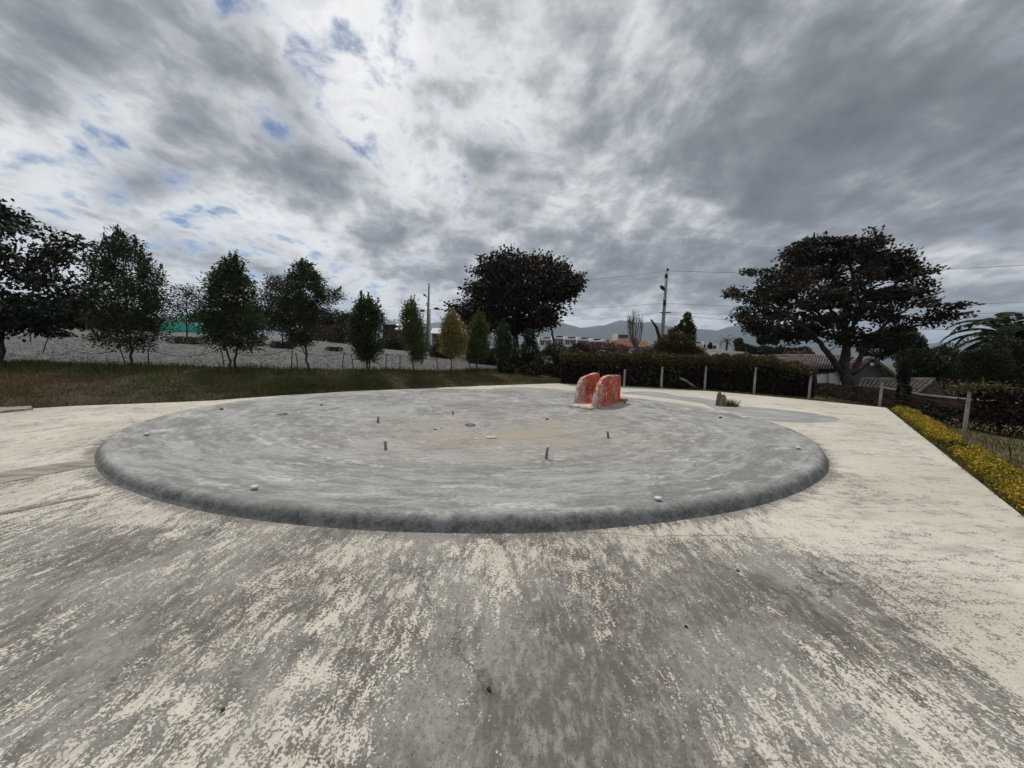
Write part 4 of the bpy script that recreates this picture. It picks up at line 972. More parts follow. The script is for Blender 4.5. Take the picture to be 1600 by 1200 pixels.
make_tree('slender_tree', 'slender dark tree leaning beside the big spreading tree', 'tree', b, 33,
          [(424, 872, 896), (436, 866, 910), (446, 868, 913), (456, 862, 902), (464, 852, 886), (474, 842, 884), (486, 838, 885), (498, 840, 882), (510, 848, 882), (524, 852, 884)],
          90, .30, 'leaf_bronze', seed=22, nleaf=34, cl_size=.95, lw=.6, trunk_r=.16, rtip=.014, gaps=8, grow_from=.2,
          trunks=[([(867, 568, 0), (866, 540, 0), (862, 515, 0), (855, 497, 0), (860, 475, .2), (880, 452, .3), (895, 438, .2)], .15, .04)])
# shrubs between the lot and the fence
def px_shrub(name, label, rows, dep, nleaf, leaf, lmat, seed, cat='bush', group=None, **kw):
    """rows: (x, y, half width px, half height px)"""
    s = dep / FPX
    bl = [(D(x, y, dep + (k % 3 - 1) * hw * s * .35), (hw * s, hw * s * .8, hh * s)) for k, (x, y, hw, hh) in enumerate(rows)]
    return shrub(name, label, cat, bl, nleaf, leaf, lmat, seed, group=group, **kw)
px_shrub('evergreen_shrub', 'tall pointed dark green shrub right of the thin green tree', [(828, 528, 9, 14), (828, 548, 17, 18), (830, 566, 22, 16)], 27, 6500, .13, 'leaf_olive', 101)
px_shrub('green_shrub', 'mid green shrub left of the red-brown bush', [(868, 546, 18, 10), (856, 562, 22, 18), (884, 560, 18, 18)], 26, 6500, .13, 'leaf_young', 102)
px_shrub('green_shrub', 'small green shrub under the spreading tree', [(798, 555, 14, 16), (806, 568, 18, 12)], 28, 3500, .13, 'leaf_young', 107)
px_shrub('red_shrub', 'red-brown bush at the left end of the vine fence', [(907, 550, 17, 14), (900, 574, 20, 18), (918, 570, 18, 18)], 24, 8000, .12, 'leaf_red', 103)
px_shrub('pink_shrub', 'pinkish flowering bush behind the vine fence', [(944, 541, 20, 7), (968, 546, 16, 8), (925, 543, 14, 8), (1000, 550, 14, 5)], 29, 3500, .14, 'leaf_pink', 104)
px_shrub('dark_bush', 'dark undergrowth between lot and red-brown bush', [(790, 575, 16, 8), (830, 578, 22, 9), (872, 580, 20, 8), (895, 585, 14, 8)], 24, 4500, .12, 'vine_dry', 105)

# ------------------------------------------------------------------ the vine fence
def fence():
    root = empty('vine_fence', fence_posts[3], 'long fence of pale concrete posts overgrown with dry vine', 'fence')
    mb0 = None
    for i, p in enumerate(fence_posts):
        tp = {0: 577, 1: 573, 2: 572, 3: 574, 4: 580, 5: 597, 6: 612}[i]
        h = D(0, 0, 1).z  # placeholder, replaced below
        z1 = D([975, 1033, 1101, 1178, 1266, 1377, 1512][i], tp, p.y).z
        mb = MB(); c = Vector((p.x, p.y, 0)); wd = .050
        mb.tube([(p.x, p.y, p.z - .3), (p.x + .006, p.y, (p.z + z1) / 2), (p.x + .015, p.y, z1)], [wd * 1.25, wd * 1.2, wd * 1.05], 4)
        mb.build('post', M['post'], root)
    # wires
    path = fence_posts
    for hgt in (.35, .75, 1.1):
        for a, b_ in zip(path[:-1], path[1:]):
            MB().tube(sag(a + Vector((0, .05, hgt)), b_ + Vector((0, .05, hgt)), .02, 6), .004, 4).build('wire', M['wire'], root)
    rg = np.random.default_rng(5)
    pl = interp_path([fence_posts[0] + Vector((-3.2, .6, 0)), fence_posts[0] + Vector((-1.2, .2, 0))] + fence_posts[:5] + [fence_posts[4].lerp(fence_posts[5], .12)], 400)
    # thick vine roll along the top
    n = 21000; t_ = rg.uniform(0, 399, n); i0 = t_.astype(int); A0 = np.array([tuple(p) for p in pl]); Pp = A0[i0]
    s = t_ / 399; fade = np.clip((1 - s) * 9, .28, 1); wob = vnoise(np.stack([t_ * .09], 1), 3)
    top = 1.72 + .10 * wob; top = np.where(s > .84, top - (s - .84) * 2.6, top)
    a = rg.uniform(0, 2 * np.pi, n); q = rg.uniform(.4, 1, n) ** .5
    C = np.stack([Pp[:, 0] + np.cos(a) * .30 * q * .6, Pp[:, 1] + .18 + np.cos(a) * .42 * q, top - .20 + np.sin(a) * .25 * q * (1 + .3 * wob)], 1)
    hang = rg.uniform(size=n) < .10; C[hang, 2] -= rg.uniform(0, .4, hang.sum()); C[hang, 1] = Pp[hang, 1] - rg.uniform(-.1, .18, hang.sum())
    keep = rg.uniform(size=n) < fade; C = C[keep]; nn = len(C)
    link('vine_top', leaf_mesh('vine_top', C, rg.normal(size=(nn, 3)) + np.array([0, -.3, -.2]), .10, .06, rg), M['leaf_vine'], root)
    # dry curtain of dead vine behind the posts
    n = 30000; t_ = rg.uniform(0, 399, n); Pp = A0[t_.astype(int)]; s = t_ / 399
    C = np.stack([Pp[:, 0] + rg.normal(size=n) * .05, Pp[:, 1] + .17 + np.abs(rg.normal(size=n)) * .12, rg.uniform(-.02, 1.52, n)], 1)
    C[:, 2] = np.where(s > .86, C[:, 2] * (1.0 - (s - .86) * 2.5), C[:, 2])
    A = rg.normal(size=(n, 3)) * np.array([.5, .4, 1.0])
    link('dead_vine', leaf_mesh('dead_vine', C, A, .15, .06, rg), M['vine_dry'], root)
    # sparse vine over the right-hand bays
    pr = interp_path([fence_posts[4], fence_posts[5], fence_posts[6], fence_posts[6] + Vector((.6, -2.5, -.1))], 200); B0 = np.array([tuple(p) for p in pr])
    n = 15000; t_ = rg.uniform(0, 199, n); Pp = B0[t_.astype(int)]; s = t_ / 199
    keep = rg.uniform(size=n) < np.where(s < .45, .10, np.where(s < .68, .22, 1.0)) ; Pp = Pp[keep]; s = s[keep]; n = len(Pp)
    hmax = np.where(s < .45, .55, np.where(s < .66, .55, 1.35))
    C = np.stack([Pp[:, 0] + .12 + np.abs(rg.normal(size=n)) * .25, Pp[:, 1] + .1 + rg.normal(size=n) * .2, Pp[:, 2] + rg.uniform(0, 1, n) ** .8 * hmax], 1)
    link('dead_vine', leaf_mesh('dead_vine', C, rg.normal(size=(n, 3)), .11, .05, rg), M['vine_dry'], root)
    n = 700; c = fence_posts[6] + Vector((.35, .1, 1.30))
    C = np.array(tuple(c)) + rg.normal(size=(n, 3)) * np.array([.42, .3, .09])
    link('vine_top', leaf_mesh('vine_top', C, rg.normal(size=(n, 3)), .10, .05, rg), M['leaf_vine'], root)['kind'] = 'stuff'
fence()
# weathered branch leaning on the fence
a_, b_ = D(1063, 591, 18.6), G(1092, 608, 0.02)
tag(MB().tube([a_, a_.lerp(b_, .3) + Vector((0, -.02, .04)), a_.lerp(b_, .65), b_], [.035, .05, .06, .045], 8).build('fallen_branch', M['wood'], None, True), 'grey weathered branch leaning against the vine fence', 'branch')

# stump with a tuft of grass
def stump():
    p = G(1127, 634.5, 0); root = empty('tree_stump', p, 'broken weathered tree stump at the right back of the pool', 'stump')
    rg = random.Random(3); n = 26; mb = MB(); lev = [(-.08, 1.25), (.0, 1.15), (.06, 1.0), (.2, .9), (.34, .78), (.46, .6)]
    s = .165
    for li, (z, q) in enumerate(lev):
        for k in range(n):
            a = 2 * math.pi * k / n; r = s * q * (1 + .16 * math.sin(5 * a + 1) + .08 * math.sin(11 * a) + rg.uniform(-.04, .04))
            zz2 = z
            if li == len(lev) - 1: zz2 = z - .16 * (math.cos(a - 2.6) < .1) * rg.uniform(.4, 1) + rg.uniform(-.04, .03)
            mb.V.append((p.x + r * math.cos(a) - .10 * z * .6, p.y + r * .75 * math.sin(a), p.z + zz2))
    for li in range(len(lev) - 1):
        for k in range(n): mb.F.append((li * n + k, li * n + (k + 1) % n, (li + 1) * n + (k + 1) % n, (li + 1) * n + k))
    mb.V.append((p.x - .03, p.y, p.z + .30)); t0 = (len(lev) - 1) * n
    for k in range(n): mb.F.append((t0 + k, t0 + (k + 1) % n, len(mb.V) - 1))
    mb.build('trunk', M['stump'], root, False)
    rg2 = np.random.default_rng(4); m_ = 420; c = G(1141, 635, 0)
    P = np.array(tuple(c)) + rg2.normal(size=(m_, 3)) * np.array([.11, .08, 0]); h = rg2.uniform(.06, .30, (m_, 1)); a = rg2.uniform(0, 6.28, m_); d = np.stack([np.cos(a), np.sin(a), 0 * a], 1)
    tip = P + np.array([.12, 0, 1]) * h + rg2.normal(size=(m_, 3)) * [.35, .35, 0] * h
    V = np.stack([P - d * .007, P + d * .007, tip], 1).reshape(-1, 3)
    tag(link('grass_tuft', fast('grass_tuft', V, np.arange(3 * m_).reshape(m_, 3)), M['grass']), 'tuft of grass growing against the right side of the stump', 'grass')
stump()

# ------------------------------------------------------------------ yellow hedge along the right edge of the deck
def yellow_hedge(label, q0, q1, seed, h0, wdt, n):
    rg = np.random.default_rng(seed); dirv = ed.normalized(); nrm = Vector((-dirv.y, dirv.x, 0)); 
    if nrm.x < 0: nrm = -nrm
    a = c0 + ed * q0; b = c0 + ed * q1; L = (b - a).length
    root = empty('yellow_hedge', a.lerp(b, .5) + nrm * wdt * .5 - Vector((0, 0, .3)), label, 'hedge', 'yellow hedges along the deck edge')
    t_ = rg.uniform(0, 1, n); an = rg.uniform(-.25, np.pi + .25, n); q = rg.uniform(.55, 1, n) ** .5
    end = np.clip(np.minimum(t_, 1 - t_) * L / .35, .25, 1) ** .5
    wv = 1 + .16 * vnoise(np.stack([t_ * L * 1.5], 1), seed) + .13 * vnoise(np.stack([t_ * L * 4, an * 2], 1), seed + 1)
    sup = lambda v: np.sign(v) * np.abs(v) ** .6
    u = wdt * .5 + wdt * .5 * sup(np.cos(an)) * q * wv * end; z = -.32 + (h0 + .32) * np.maximum(sup(np.sin(an)), -.2) * q * wv * end
    A0 = np.array(tuple(a)); Dv = np.array(tuple(b - a)); Nv = np.array(tuple(nrm))
    C = A0 + t_[:, None] * Dv + u[:, None] * Nv + z[:, None] * np.array([0, 0, 1]); C += Nv * .03
    A = rg.normal(size=(n, 3)) + np.cos(an)[:, None] * Nv * .6 + np.array([0, 0, .7])
    # the flowering shoots sit on top, older green leaves low down on the sides
    topm = (z + .04 * rg.normal(size=n)) > h0 - .17
    for nm, msk, mt, lf in (('flowering_top', topm, 'hedge_yellow', .042), ('lower_leaves', ~topm, 'hedge_green', .045)):
        link(nm, leaf_mesh(nm, C[msk], A[msk], lf, lf * .6, rg), M[mt], root)
    mb = MB(); rr = random.Random(seed)
    for k in range(int(L / .3)):
        p = a.lerp(b, (k + .5) / int(L / .3)) + nrm * wdt * .5
        mb.tube([p - Vector((0, 0, .45)), p + Vector((rr.uniform(-.08, .08), 0, -.1)), p + Vector((rr.uniform(-.15, .15), rr.uniform(-.1, .1), h0 - .08))], [.018, .014, .006], 5)
    mb.build('stem', M['bark'], root)
yellow_hedge('far stretch of yellow hedge ending at the back corner of the deck', .0, .60, 41, .16, .62, 30000)
yellow_hedge('near stretch of yellow hedge running out of view at the right', .63, 1.45, 42, .15, .62, 36000)
p = G(1583, 727, -.40); tpt = D(1577, 697, p.y)
tag(MB().tube([p - Vector((0, 0, .1)), tpt], .013, 6).build('iron_stake', M['rust']), 'thin iron stake standing in the dry lawn behind the yellow hedge', 'stake')

# ------------------------------------------------------------------ brick wall, houses at the right
wp = [D(1228, 620, 20.5), D(1312, 622, 18.2), D(1375, 630, 16.4), D(1440, 640, 15.4), D(1500, 640, 14.6), D(1640, 650, 13.2)]
def brick_wall():
    root = empty('brick_wall', wp[2], 'low dark brick wall behind the fence at the right', 'wall')
    tops = [600, 601, 606, 618, 624, 634]; xs = [1228, 1312, 1375, 1440, 1500, 1640]
    for i in range(len(wp) - 1):
        a, b = wp[i], wp[i + 1]; za, zb_ = D(xs[i], tops[i], a.y).z, D(xs[i + 1], tops[i + 1], b.y).z
        d = Vector((b.x - a.x, b.y - a.y, 0)).normalized(); nn = Vector((-d.y, d.x, 0)) * .08
        mb = MB(); mb.add([Vector((a.x, a.y, -1.7)) + nn, Vector((b.x, b.y, -1.7)) + nn, Vector((b.x, b.y, -1.7)) - nn, Vector((a.x, a.y, -1.7)) - nn,
                           Vector((a.x, a.y, za)) + nn, Vector((b.x, b.y, zb_)) + nn, Vector((b.x, b.y, zb_)) - nn, Vector((a.x, a.y, za)) - nn],
                          [(0, 1, 2, 3), (4, 5, 6, 7), (0, 1, 5, 4), (1, 2, 6, 5), (2, 3, 7, 6), (3, 0, 4, 7)])
        mb.build('wall_panel', M['brick'], root)
        if i >= 2:
            mb = MB(); nn2 = nn * 1.5; up_ = Vector((0, 0, .05))
            A1, B1 = Vector((a.x, a.y, za + .003)), Vector((b.x, b.y, zb_ + .003))
            mb.add([A1 + nn2, B1 + nn2, B1 - nn2, A1 - nn2, A1 + nn2 + up_, B1 + nn2 + up_, B1 - nn2 + up_, A1 - nn2 + up_], [(0, 1, 2, 3), (4, 5, 6, 7), (0, 1, 5, 4), (1, 2, 6, 5), (2, 3, 7, 6), (3, 0, 4, 7)])
            mb.build('coping', M['post'], root)
brick_wall()
def tile_roof(root, el, er, rr_, rl, ncol, ncourse, mat, name='roof'):
    """roof slope eave-left, eave-right, ridge-right, ridge-left, laid with columns of curved tiles"""
    mb = MB(); nv = (er - el).cross(rl - el).normalized()
    if nv.z < 0: nv = -nv
    mb.add([el - nv * .03, er - nv * .03, rr_ - nv * .03, rl - nv * .03, el - nv * .10, er - nv * .10, rr_ - nv * .10, rl - nv * .10], [(0, 1, 2, 3), (7, 6, 5, 4), (0, 1, 5, 4), (1, 2, 6, 5), (2, 3, 7, 6), (3, 0, 4, 7)])
    ro = mb.build(name, M['dark_wall'], root)  # dark base paints shade into the gaps between the tile columns
    for c in range(ncol):
        u0, u1 = c / ncol, (c + 1) / ncol; mb = MB()
        for k in range(ncourse):
            a = el.lerp(er, u0).lerp(rl.lerp(rr_, u0), k / ncourse); b = el.lerp(er, u1).lerp(rl.lerp(rr_, u1), k / ncourse)
            a2 = el.lerp(er, u0).lerp(rl.lerp(rr_, u0), (k + 1.15) / ncourse); b2 = el.lerp(er, u1).lerp(rl.lerp(rr_, u1), (k + 1.15) / ncourse)
            wdt = (b - a).length; lift = nv * .035; V = []
            for (p, q, l) in ((a, b, 1), (a2, b2, 0)):
                for j in range(5):
                    an = math.pi * j / 4; V.append(p.lerp(q, .5 - .40 * math.cos(an)) + nv * (wdt * .52 * math.sin(an)) + lift * l)
            mb.add(V, [(j, j + 1, j + 6, j + 5) for j in range(4)] + [(4, 3, 2, 1, 0)])
        mb.build('tile_column', mat, ro)
    MB().tube([rl + nv * .04, rr_ + nv * .04], .10, 8).build('ridge_cap', mat, ro)
    return ro
def flatpane(root, name, p0, p1, p2, p3, mat, th_=.05):
    n_ = (p1 - p0).cross(p3 - p0).normalized(); mb = MB(); P_ = [p0, p1, p2, p3]
    mb.add([p - n_ * th_ * .5 for p in P_] + [p + n_ * th_ * .5 for p in P_], [(3, 2, 1, 0), (4, 5, 6, 7), (0, 1, 5, 4), (1, 2, 6, 5), (2, 3, 7, 6), (3, 0, 4, 7)])
    return mb.build(name, mat, root)
# house with the weathered roof straight behind the fence
def house_a():
    root = empty('tiled_house', D(1255, 605, 23) - Vector((0, 0, .6)), 'low house with weathered grey tile roof behind the right part of the fence', 'house')
    el, er = D(1196, 578, 22.5), D(1312, 577, 21); rl, rr_ = D(1208, 557, 26), D(1318, 557, 24.5)
    tile_roof(root, el, er, rr_, rl, 26, 9, M['grey_tile'])
    q = Vector((.25, .6, 0)); gl, gr = el + q, er + q
    gl.z = gr.z = -2.2; tl, tr_ = el + q + Vector((0, 0, .0)), er + q
    flatpane(root, 'front_wall', gl, gr, tr_, tl, M['grey_wall'], .15)
    bl_ = rr_ + Vector((.2, .5, 0)); 
    flatpane(root, 'end_wall', Vector((gr.x, gr.y, -2.2)), Vector((bl_.x, bl_.y, -2.2)), bl_ - Vector((0, 0, .15)), tr_, M['cream_wall'], .15)
    yw = 21.6
    for x0, x1, y0, y1, mt, nm in ((1242, 1247, 580, 598, 'cream_wall', 'column'), (1277, 1294, 584, 598.5, 'white_wall', 'door'), (1295.5, 1312, 583, 599, 'white_wall', 'wall_panel'), (1248, 1262, 582, 597, 'glass', 'window')):
        dd = yw - (x0 - 1240) * .012 - .15
        flatpane(root, nm, D(x0, y1, dd), D(x1, y1, dd), D(x1, y0, dd), D(x0, y0, dd), M[mt], .06)
house_a()
def house_b():
    root = empty('lean_to', D(1410, 625, 17.5) - Vector((0, 0, .4)), 'low lean-to with curved roof tiles in rows behind the brick wall', 'house')
    el, er = D(1338, 607, 18.2), D(1432, 617.5, 16.4); rl, rr_ = D(1344, 594, 20), D(1461, 594.5, 18.6)
    tile_roof(root, el, er, rr_, rl, 15, 8, M['grey_tile'])
    g = lambda p: Vector((p.x, p.y, -2.2))
    flatpane(root, 'front_wall', g(el + Vector((.2, .4, 0))), g(er + Vector((.2, .4, 0))), er + Vector((.1, .4, -.05)), el + Vector((.1, .4, -.05)), M['dark_wall'], .12)
    e2 = D(1482, 620, 18.4)
    me = bpy.data.meshes.new('gable'); me.from_pydata([tuple(g(er)), tuple(er - Vector((0, 0, .12))), tuple(rr_ - Vector((0, 0, .12))), tuple(e2), tuple(g(e2))], [], [(0, 1, 2, 3, 4)])
    o = link('gable', me, M['dark_wall'], root); md = o.modifiers.new('thick', 'SOLIDIFY'); md.thickness = .1
    flatpane(root, 'verge_board', rr_, e2, e2 + Vector((0, 0, -.1)), rr_ + Vector((0, 0, -.1)), M['wood'], .06)
    # slope on the far side
    flatpane(root, 'roof', rr_, rl, rl + (e2 - rr_), e2, M['grey_tile'], .08)
house_b()
def house_c():
    root = empty('gabled_house', D(1375, 600, 24) - Vector((0, 0, .6)), 'dark gabled house behind the lean-to, right of the umbrella tree', 'house')
    ridge, el, er = D(1366, 561, 23.5), D(1335, 585, 23.5), D(1418, 601, 23.5)
    rb, lb, rb2 = [p + Vector((-4.0, 6, 0)) for p in (ridge, el, er)]
    g = lambda p: Vector((p.x, p.y, -2.2))
    me = bpy.data.meshes.new('gable'); me.from_pydata([tuple(p + Vector((0, .3, 0))) for p in (g(el), g(er), er, ridge, el)], [], [(0, 1, 2, 3, 4)])
    o = link('gable', me, M['grey_wall'], root); md = o.modifiers.new('thick', 'SOLIDIFY'); md.thickness = .12
    tile_roof(root, lb, el, ridge, rb, 16, 7, M['grey_tile'])
    flatpane(root, 'roof', er, rb2, rb, ridge, M['grey_tile'], .12)
    flatpane(root, 'verge_board', ridge + Vector((0, -.05, .05)), er + Vector((0, -.05, .05)), er + Vector((0, -.05, -.12)), ridge + Vector((0, -.05, -.12)), M['wood'], .08)
    flatpane(root, 'lamp_plate', D(1361, 571, 23.2), D(1364.5, 571, 23.2), D(1364.5, 567, 23.2), D(1361, 567, 23.2), M['white_wall'], .1)
house_c()
def house_d():
    root = empty('long_roof_house', D(1140, 560, 33) - Vector((0, 0, 2)), 'long low house with a flat grey roof just above the vine fence', 'house')
    el, er, rr_, rl = D(1070, 566, 30), D(1205, 566, 27), D(1165, 552, 34), D(1078, 544, 36)
    g = lambda p: Vector((p.x, p.y, -2.5))
    flatpane(root, 'roof', el, er, rr_, rl, M['roof_sheet'], .12)
    dv = er - el
    for k in range(1, 22):
        a = el.lerp(er, k / 22); b = rl.lerp(rr_, k / 22); MB().tube([a + Vector((0, 0, .08)), b + Vector((0, 0, .08))], .045, 5).build('roof_rib', M['roof_sheet'], root)
    q = Vector((0, .5, -.06)); flatpane(root, 'front_wall', g(el + q), g(er + q), er + q, el + q, M['grey_wall'], .15)
    flatpane(root, 'end_wall', g(er + q), g(rr_), rr_ - Vector((0, 0, .1)), er + q, M['grey_wall'], .15)
house_d()
# far white houses
def house_box(root, x0, x1, yb, yt, dep, deep, mat, name='wall', rz=0):
    a, b = D(x0, yb, dep), D(x1, yb, dep); z1 = D((x0 + x1) / 2, yt, dep).z; z0 = -9.7
    return MB().box(((a.x + b.x) / 2, dep + deep / 2, (z0 + z1) / 2), (b.x - a.x, deep, z1 - z0)).build(name, mat, root)
def panel(root, name, x0, x1, y0, y1, dep, mat, th_=.1):
    return flatpane(root, name, D(x0, y1, dep), D(x1, y1, dep), D(x1, y0, dep), D(x0, y0, dep), mat, th_)
ROW = [(842, 862, 526), (862, 881, 524), (881, 901, 525.5), (901, 921, 526.5), (921, 940, 528.5), (940, 953, 530)]
for i, (x0, x1, yt) in enumerate(ROW):
    dep = 130 - i * 2.5
    nm = ['first', 'second', 'third', 'fourth', 'fifth', 'last']
    root = empty('row_house', Vector((D(x0, 540, dep).x, dep, -9.6)), f'white flat-roofed terrace house, {nm[i]} from the left of the far row', 'house', 'white terrace houses in the distance')
    house_box(root, x0, x1 - .6, 555, yt + 3.5, dep, 12, M['white_wall'])
    house_box(root, x0 + 1, x0 + 7, 545, yt, dep + 1, 6, M['white_wall'], 'stair_tower')
    panel(root, 'roof_terrace', x0 + 7, x1 - 1.5, yt + 1, yt + 3, dep + .6, M['dark_wall'], .3)
    panel(root, 'canopy', x0 + 1, x1 - 1, yt + 5.5, yt + 6.8, dep - .5, M['grey_wall'], .8)
    for k in range(2):
        fx = x0 + 3 + k * 8; f = panel(root, 'window', fx, fx + 5.5, yt + 8, yt + 13, dep - .12, M['glass'], .1)
        panel(root, 'window_bar', fx + 2.5, fx + 3.0, yt + 8, yt + 13, dep - .22, M['white_wall'], .06)
def red_house():
    dep = 85; root = empty('red_roof_house', Vector((D(980, 550, dep).x, dep, -9.6)), 'white house with a terracotta hipped roof behind the bare tree', 'house')
    house_box(root, 948, 1010, 560, 541, dep, 9, M['cream_wall'])
    e = [D(943, 541.5, dep - 1), D(1014, 541, dep - 1), D(1012, 533, dep + 10), D(950, 533, dep + 10)]; rl, rr_ = D(962, 532, dep + 4), D(1001, 532, dep + 4)
    me = bpy.data.meshes.new('roof'); me.from_pydata([tuple(p) for p in e + [rl, rr_]], [], [(0, 1, 5, 4), (1, 2, 5), (2, 3, 4, 5), (3, 0, 4), (3, 2, 1, 0)])
    ro = link('roof', me, M['red_tile'], root)
    for k in range(1, 30):
        u = k / 30; a = e[0].lerp(e[1], u); b = rl.lerp(rr_, min(1, max(0, (u - .18) / .64)))
        MB().tube([a + Vector((0, 0, .03)), b + Vector((0, 0, .03))], .07, 5).build('tile_column', M['red_tile'], ro)
    house_box(root, 964, 983, 540, 520.5, dep + 9, 5, M['cream_wall'], 'roof_tower'); panel(root, 'tower_window', 967, 981, 523, 528, dep + 8.8, M['glass'])
    for x0, x1, y0, y1 in ((970, 980, 543, 549), (995, 1006, 543, 549), (955, 962, 543, 550)):
        f = panel(root, 'window', x0, x1, y0, y1, dep - .1, M['glass']); panel(root, 'window_bar', (x0 + x1) / 2 - .25, (x0 + x1) / 2 + .25, y0, y1, dep - .2, M['white_wall'], .06)
    panel(root, 'balcony', 966, 1006, 549.5, 553, dep - 1.2, M['white_wall'], .4)
red_house()
def far_white():
    dep = 75; root = empty('white_villa', Vector((D(1098, 545, dep).x, dep, -9.6)), 'white flat-roofed villa with dark windows right of the vine mound', 'house')
    house_box(root, 1079, 1098, 560, 533, dep, 8, M['white_wall']); house_box(root, 1098.3, 1123, 560, 536.5, dep - 1, 8, M['white_wall'], 'wing')
    for x0, x1, y0, y1, d_ in ((1082, 1088, 539, 543.5, dep), (1100, 1103, 538, 544, dep - 1), (1104.5, 1108, 538.5, 544.5, dep - 1), (1114, 1119, 540, 545, dep - 1), (1084, 1095, 534, 536, dep)):
        panel(root, 'window', x0, x1, y0, y1, d_ - .1, M['glass'])
    panel(root, 'column', 1103.2, 1104.2, 537, 546, dep - 1.3, M['white_wall'], .3)
far_white()
def brick_house():
    dep = 62; root = empty('brick_house', Vector((D(620, 530, dep).x, dep, -2)), 'dark brick house with a pale metal roof behind the slim green tree', 'house')
    house_box(root, 598, 618, 540, 507.5, dep, 8, M['brick']); house_box(root, 618.3, 634, 540, 514.5, dep - 1, 8, M['brick'], 'wing')
    a, b, c, d = D(617, 515, dep - 1.6), D(650, 515.5, dep - 1.6), D(646, 507, dep + 7), D(619, 506, dep + 7)
    flatpane(root, 'roof', a, b, c, d, M['metal_roof'], .15)
    panel(root, 'roof_edge', 597, 618.5, 507, 508.6, dep - .2, M['dark_wall'], .3)
brick_house()
def shed():
    dep = 55; root = empty('metal_shed', Vector((D(688, 540, dep).x, dep, -1)), 'low shed with pale sheet roof left of the yellow tree', 'shed')
    house_box(root, 675, 700, 548, 521, dep, 6, M['grey_wall']); flatpane(root, 'roof', D(672, 521, dep - .8), D(704, 522, dep - .8), D(702, 514, dep + 6), D(676, 513, dep + 6), M['metal_roof'], .12)
    panel(root, 'opening', 680, 696, 525, 540, dep - .1, M['dark_wall'])
shed()
def white_shed():
    dep = 66; root = empty('pale_hall', Vector((D(112, 500, dep).x, dep, 1)), 'pale low hall behind the two leftmost trees', 'building')
    house_box(root, 96, 128, 508, 477, dep, 10, M['white_wall']); flatpane(root, 'roof', D(93, 478, dep - .8), D(130, 477, dep - .8), D(128, 472, dep + 11), D(96, 473, dep + 11), M['metal_roof'], .15)
    panel(root, 'band', 98, 126, 484, 486, dep - .1, M['grey_wall'])
white_shed()

# ------------------------------------------------------------------ umbrella tree at the right
b = D(1326, 640, 20.5)
make_tree('umbrella_tree', 'wide flat-topped umbrella tree with a forked trunk at the right', 'tree', b, 20.5,
          [(370, 1300, 1345), (376, 1280, 1370), (384, 1222, 1384), (393, 1208, 1388), (402, 1206, 1394), (413, 1200, 1422), (424, 1182, 1436), (436, 1156, 1436), (448, 1138, 1444), (460, 1118, 1446), (472, 1114, 1456), (484, 1120, 1470), (494, 1126, 1474), (504, 1150, 1450), (514, 1172, 1424), (526, 1215, 1424), (540, 1248, 1420)],
          430, .185, 'leaf_umbrella', seed=31, nleaf=62, cl_size=.60, lw=.55, trunk_r=.30, rtip=.0085, flat=.30, dscale=.52, gapr=.95, gaps=44, grow_from=.3, up=.15, droop=.1, shell=.35,
          trunks=[([(1326, 640, 0), (1325, 612, 0), (1322, 590, 0), (1318, 572, 0), (1322, 548, 0)], .34, .20), ([(1314, 580, 0), (1298, 558, -.3), (1282, 536, -.5), (1258, 512, -.8), (1225, 490, -1), (1180, 470, -.8), (1140, 462, -.5)], .17, .03),
                  ([(1322, 550, 0), (1326, 525, 0), (1316, 502, 0), (1322, 478, .2), (1334, 450, .4), (1330, 415, .3), (1318, 385, 0)], .17, .03), ([(1318, 505, 0), (1300, 486, -.6), (1285, 455, -.9), (1262, 420, -.6), (1240, 400, -.4)], .11, .03),
                  ([(1334, 580, 0), (1346, 556, .5), (1362, 530, .9), (1390, 500, 1.0), (1430, 475, .8), (1465, 470, .4)], .15, .03), ([(1326, 520, 0), (1340, 498, -.5), (1368, 470, -.8), (1405, 440, -.6), (1440, 425, -.2)], .11, .03),
                  ([(1334, 452, .4), (1352, 442, .8), (1380, 420, 1.0), (1400, 395, .5)], .07, .02), ([(1322, 548, 0), (1336, 530, 1.2), (1330, 490, 2.0), (1290, 470, 2.4)], .11, .03)])

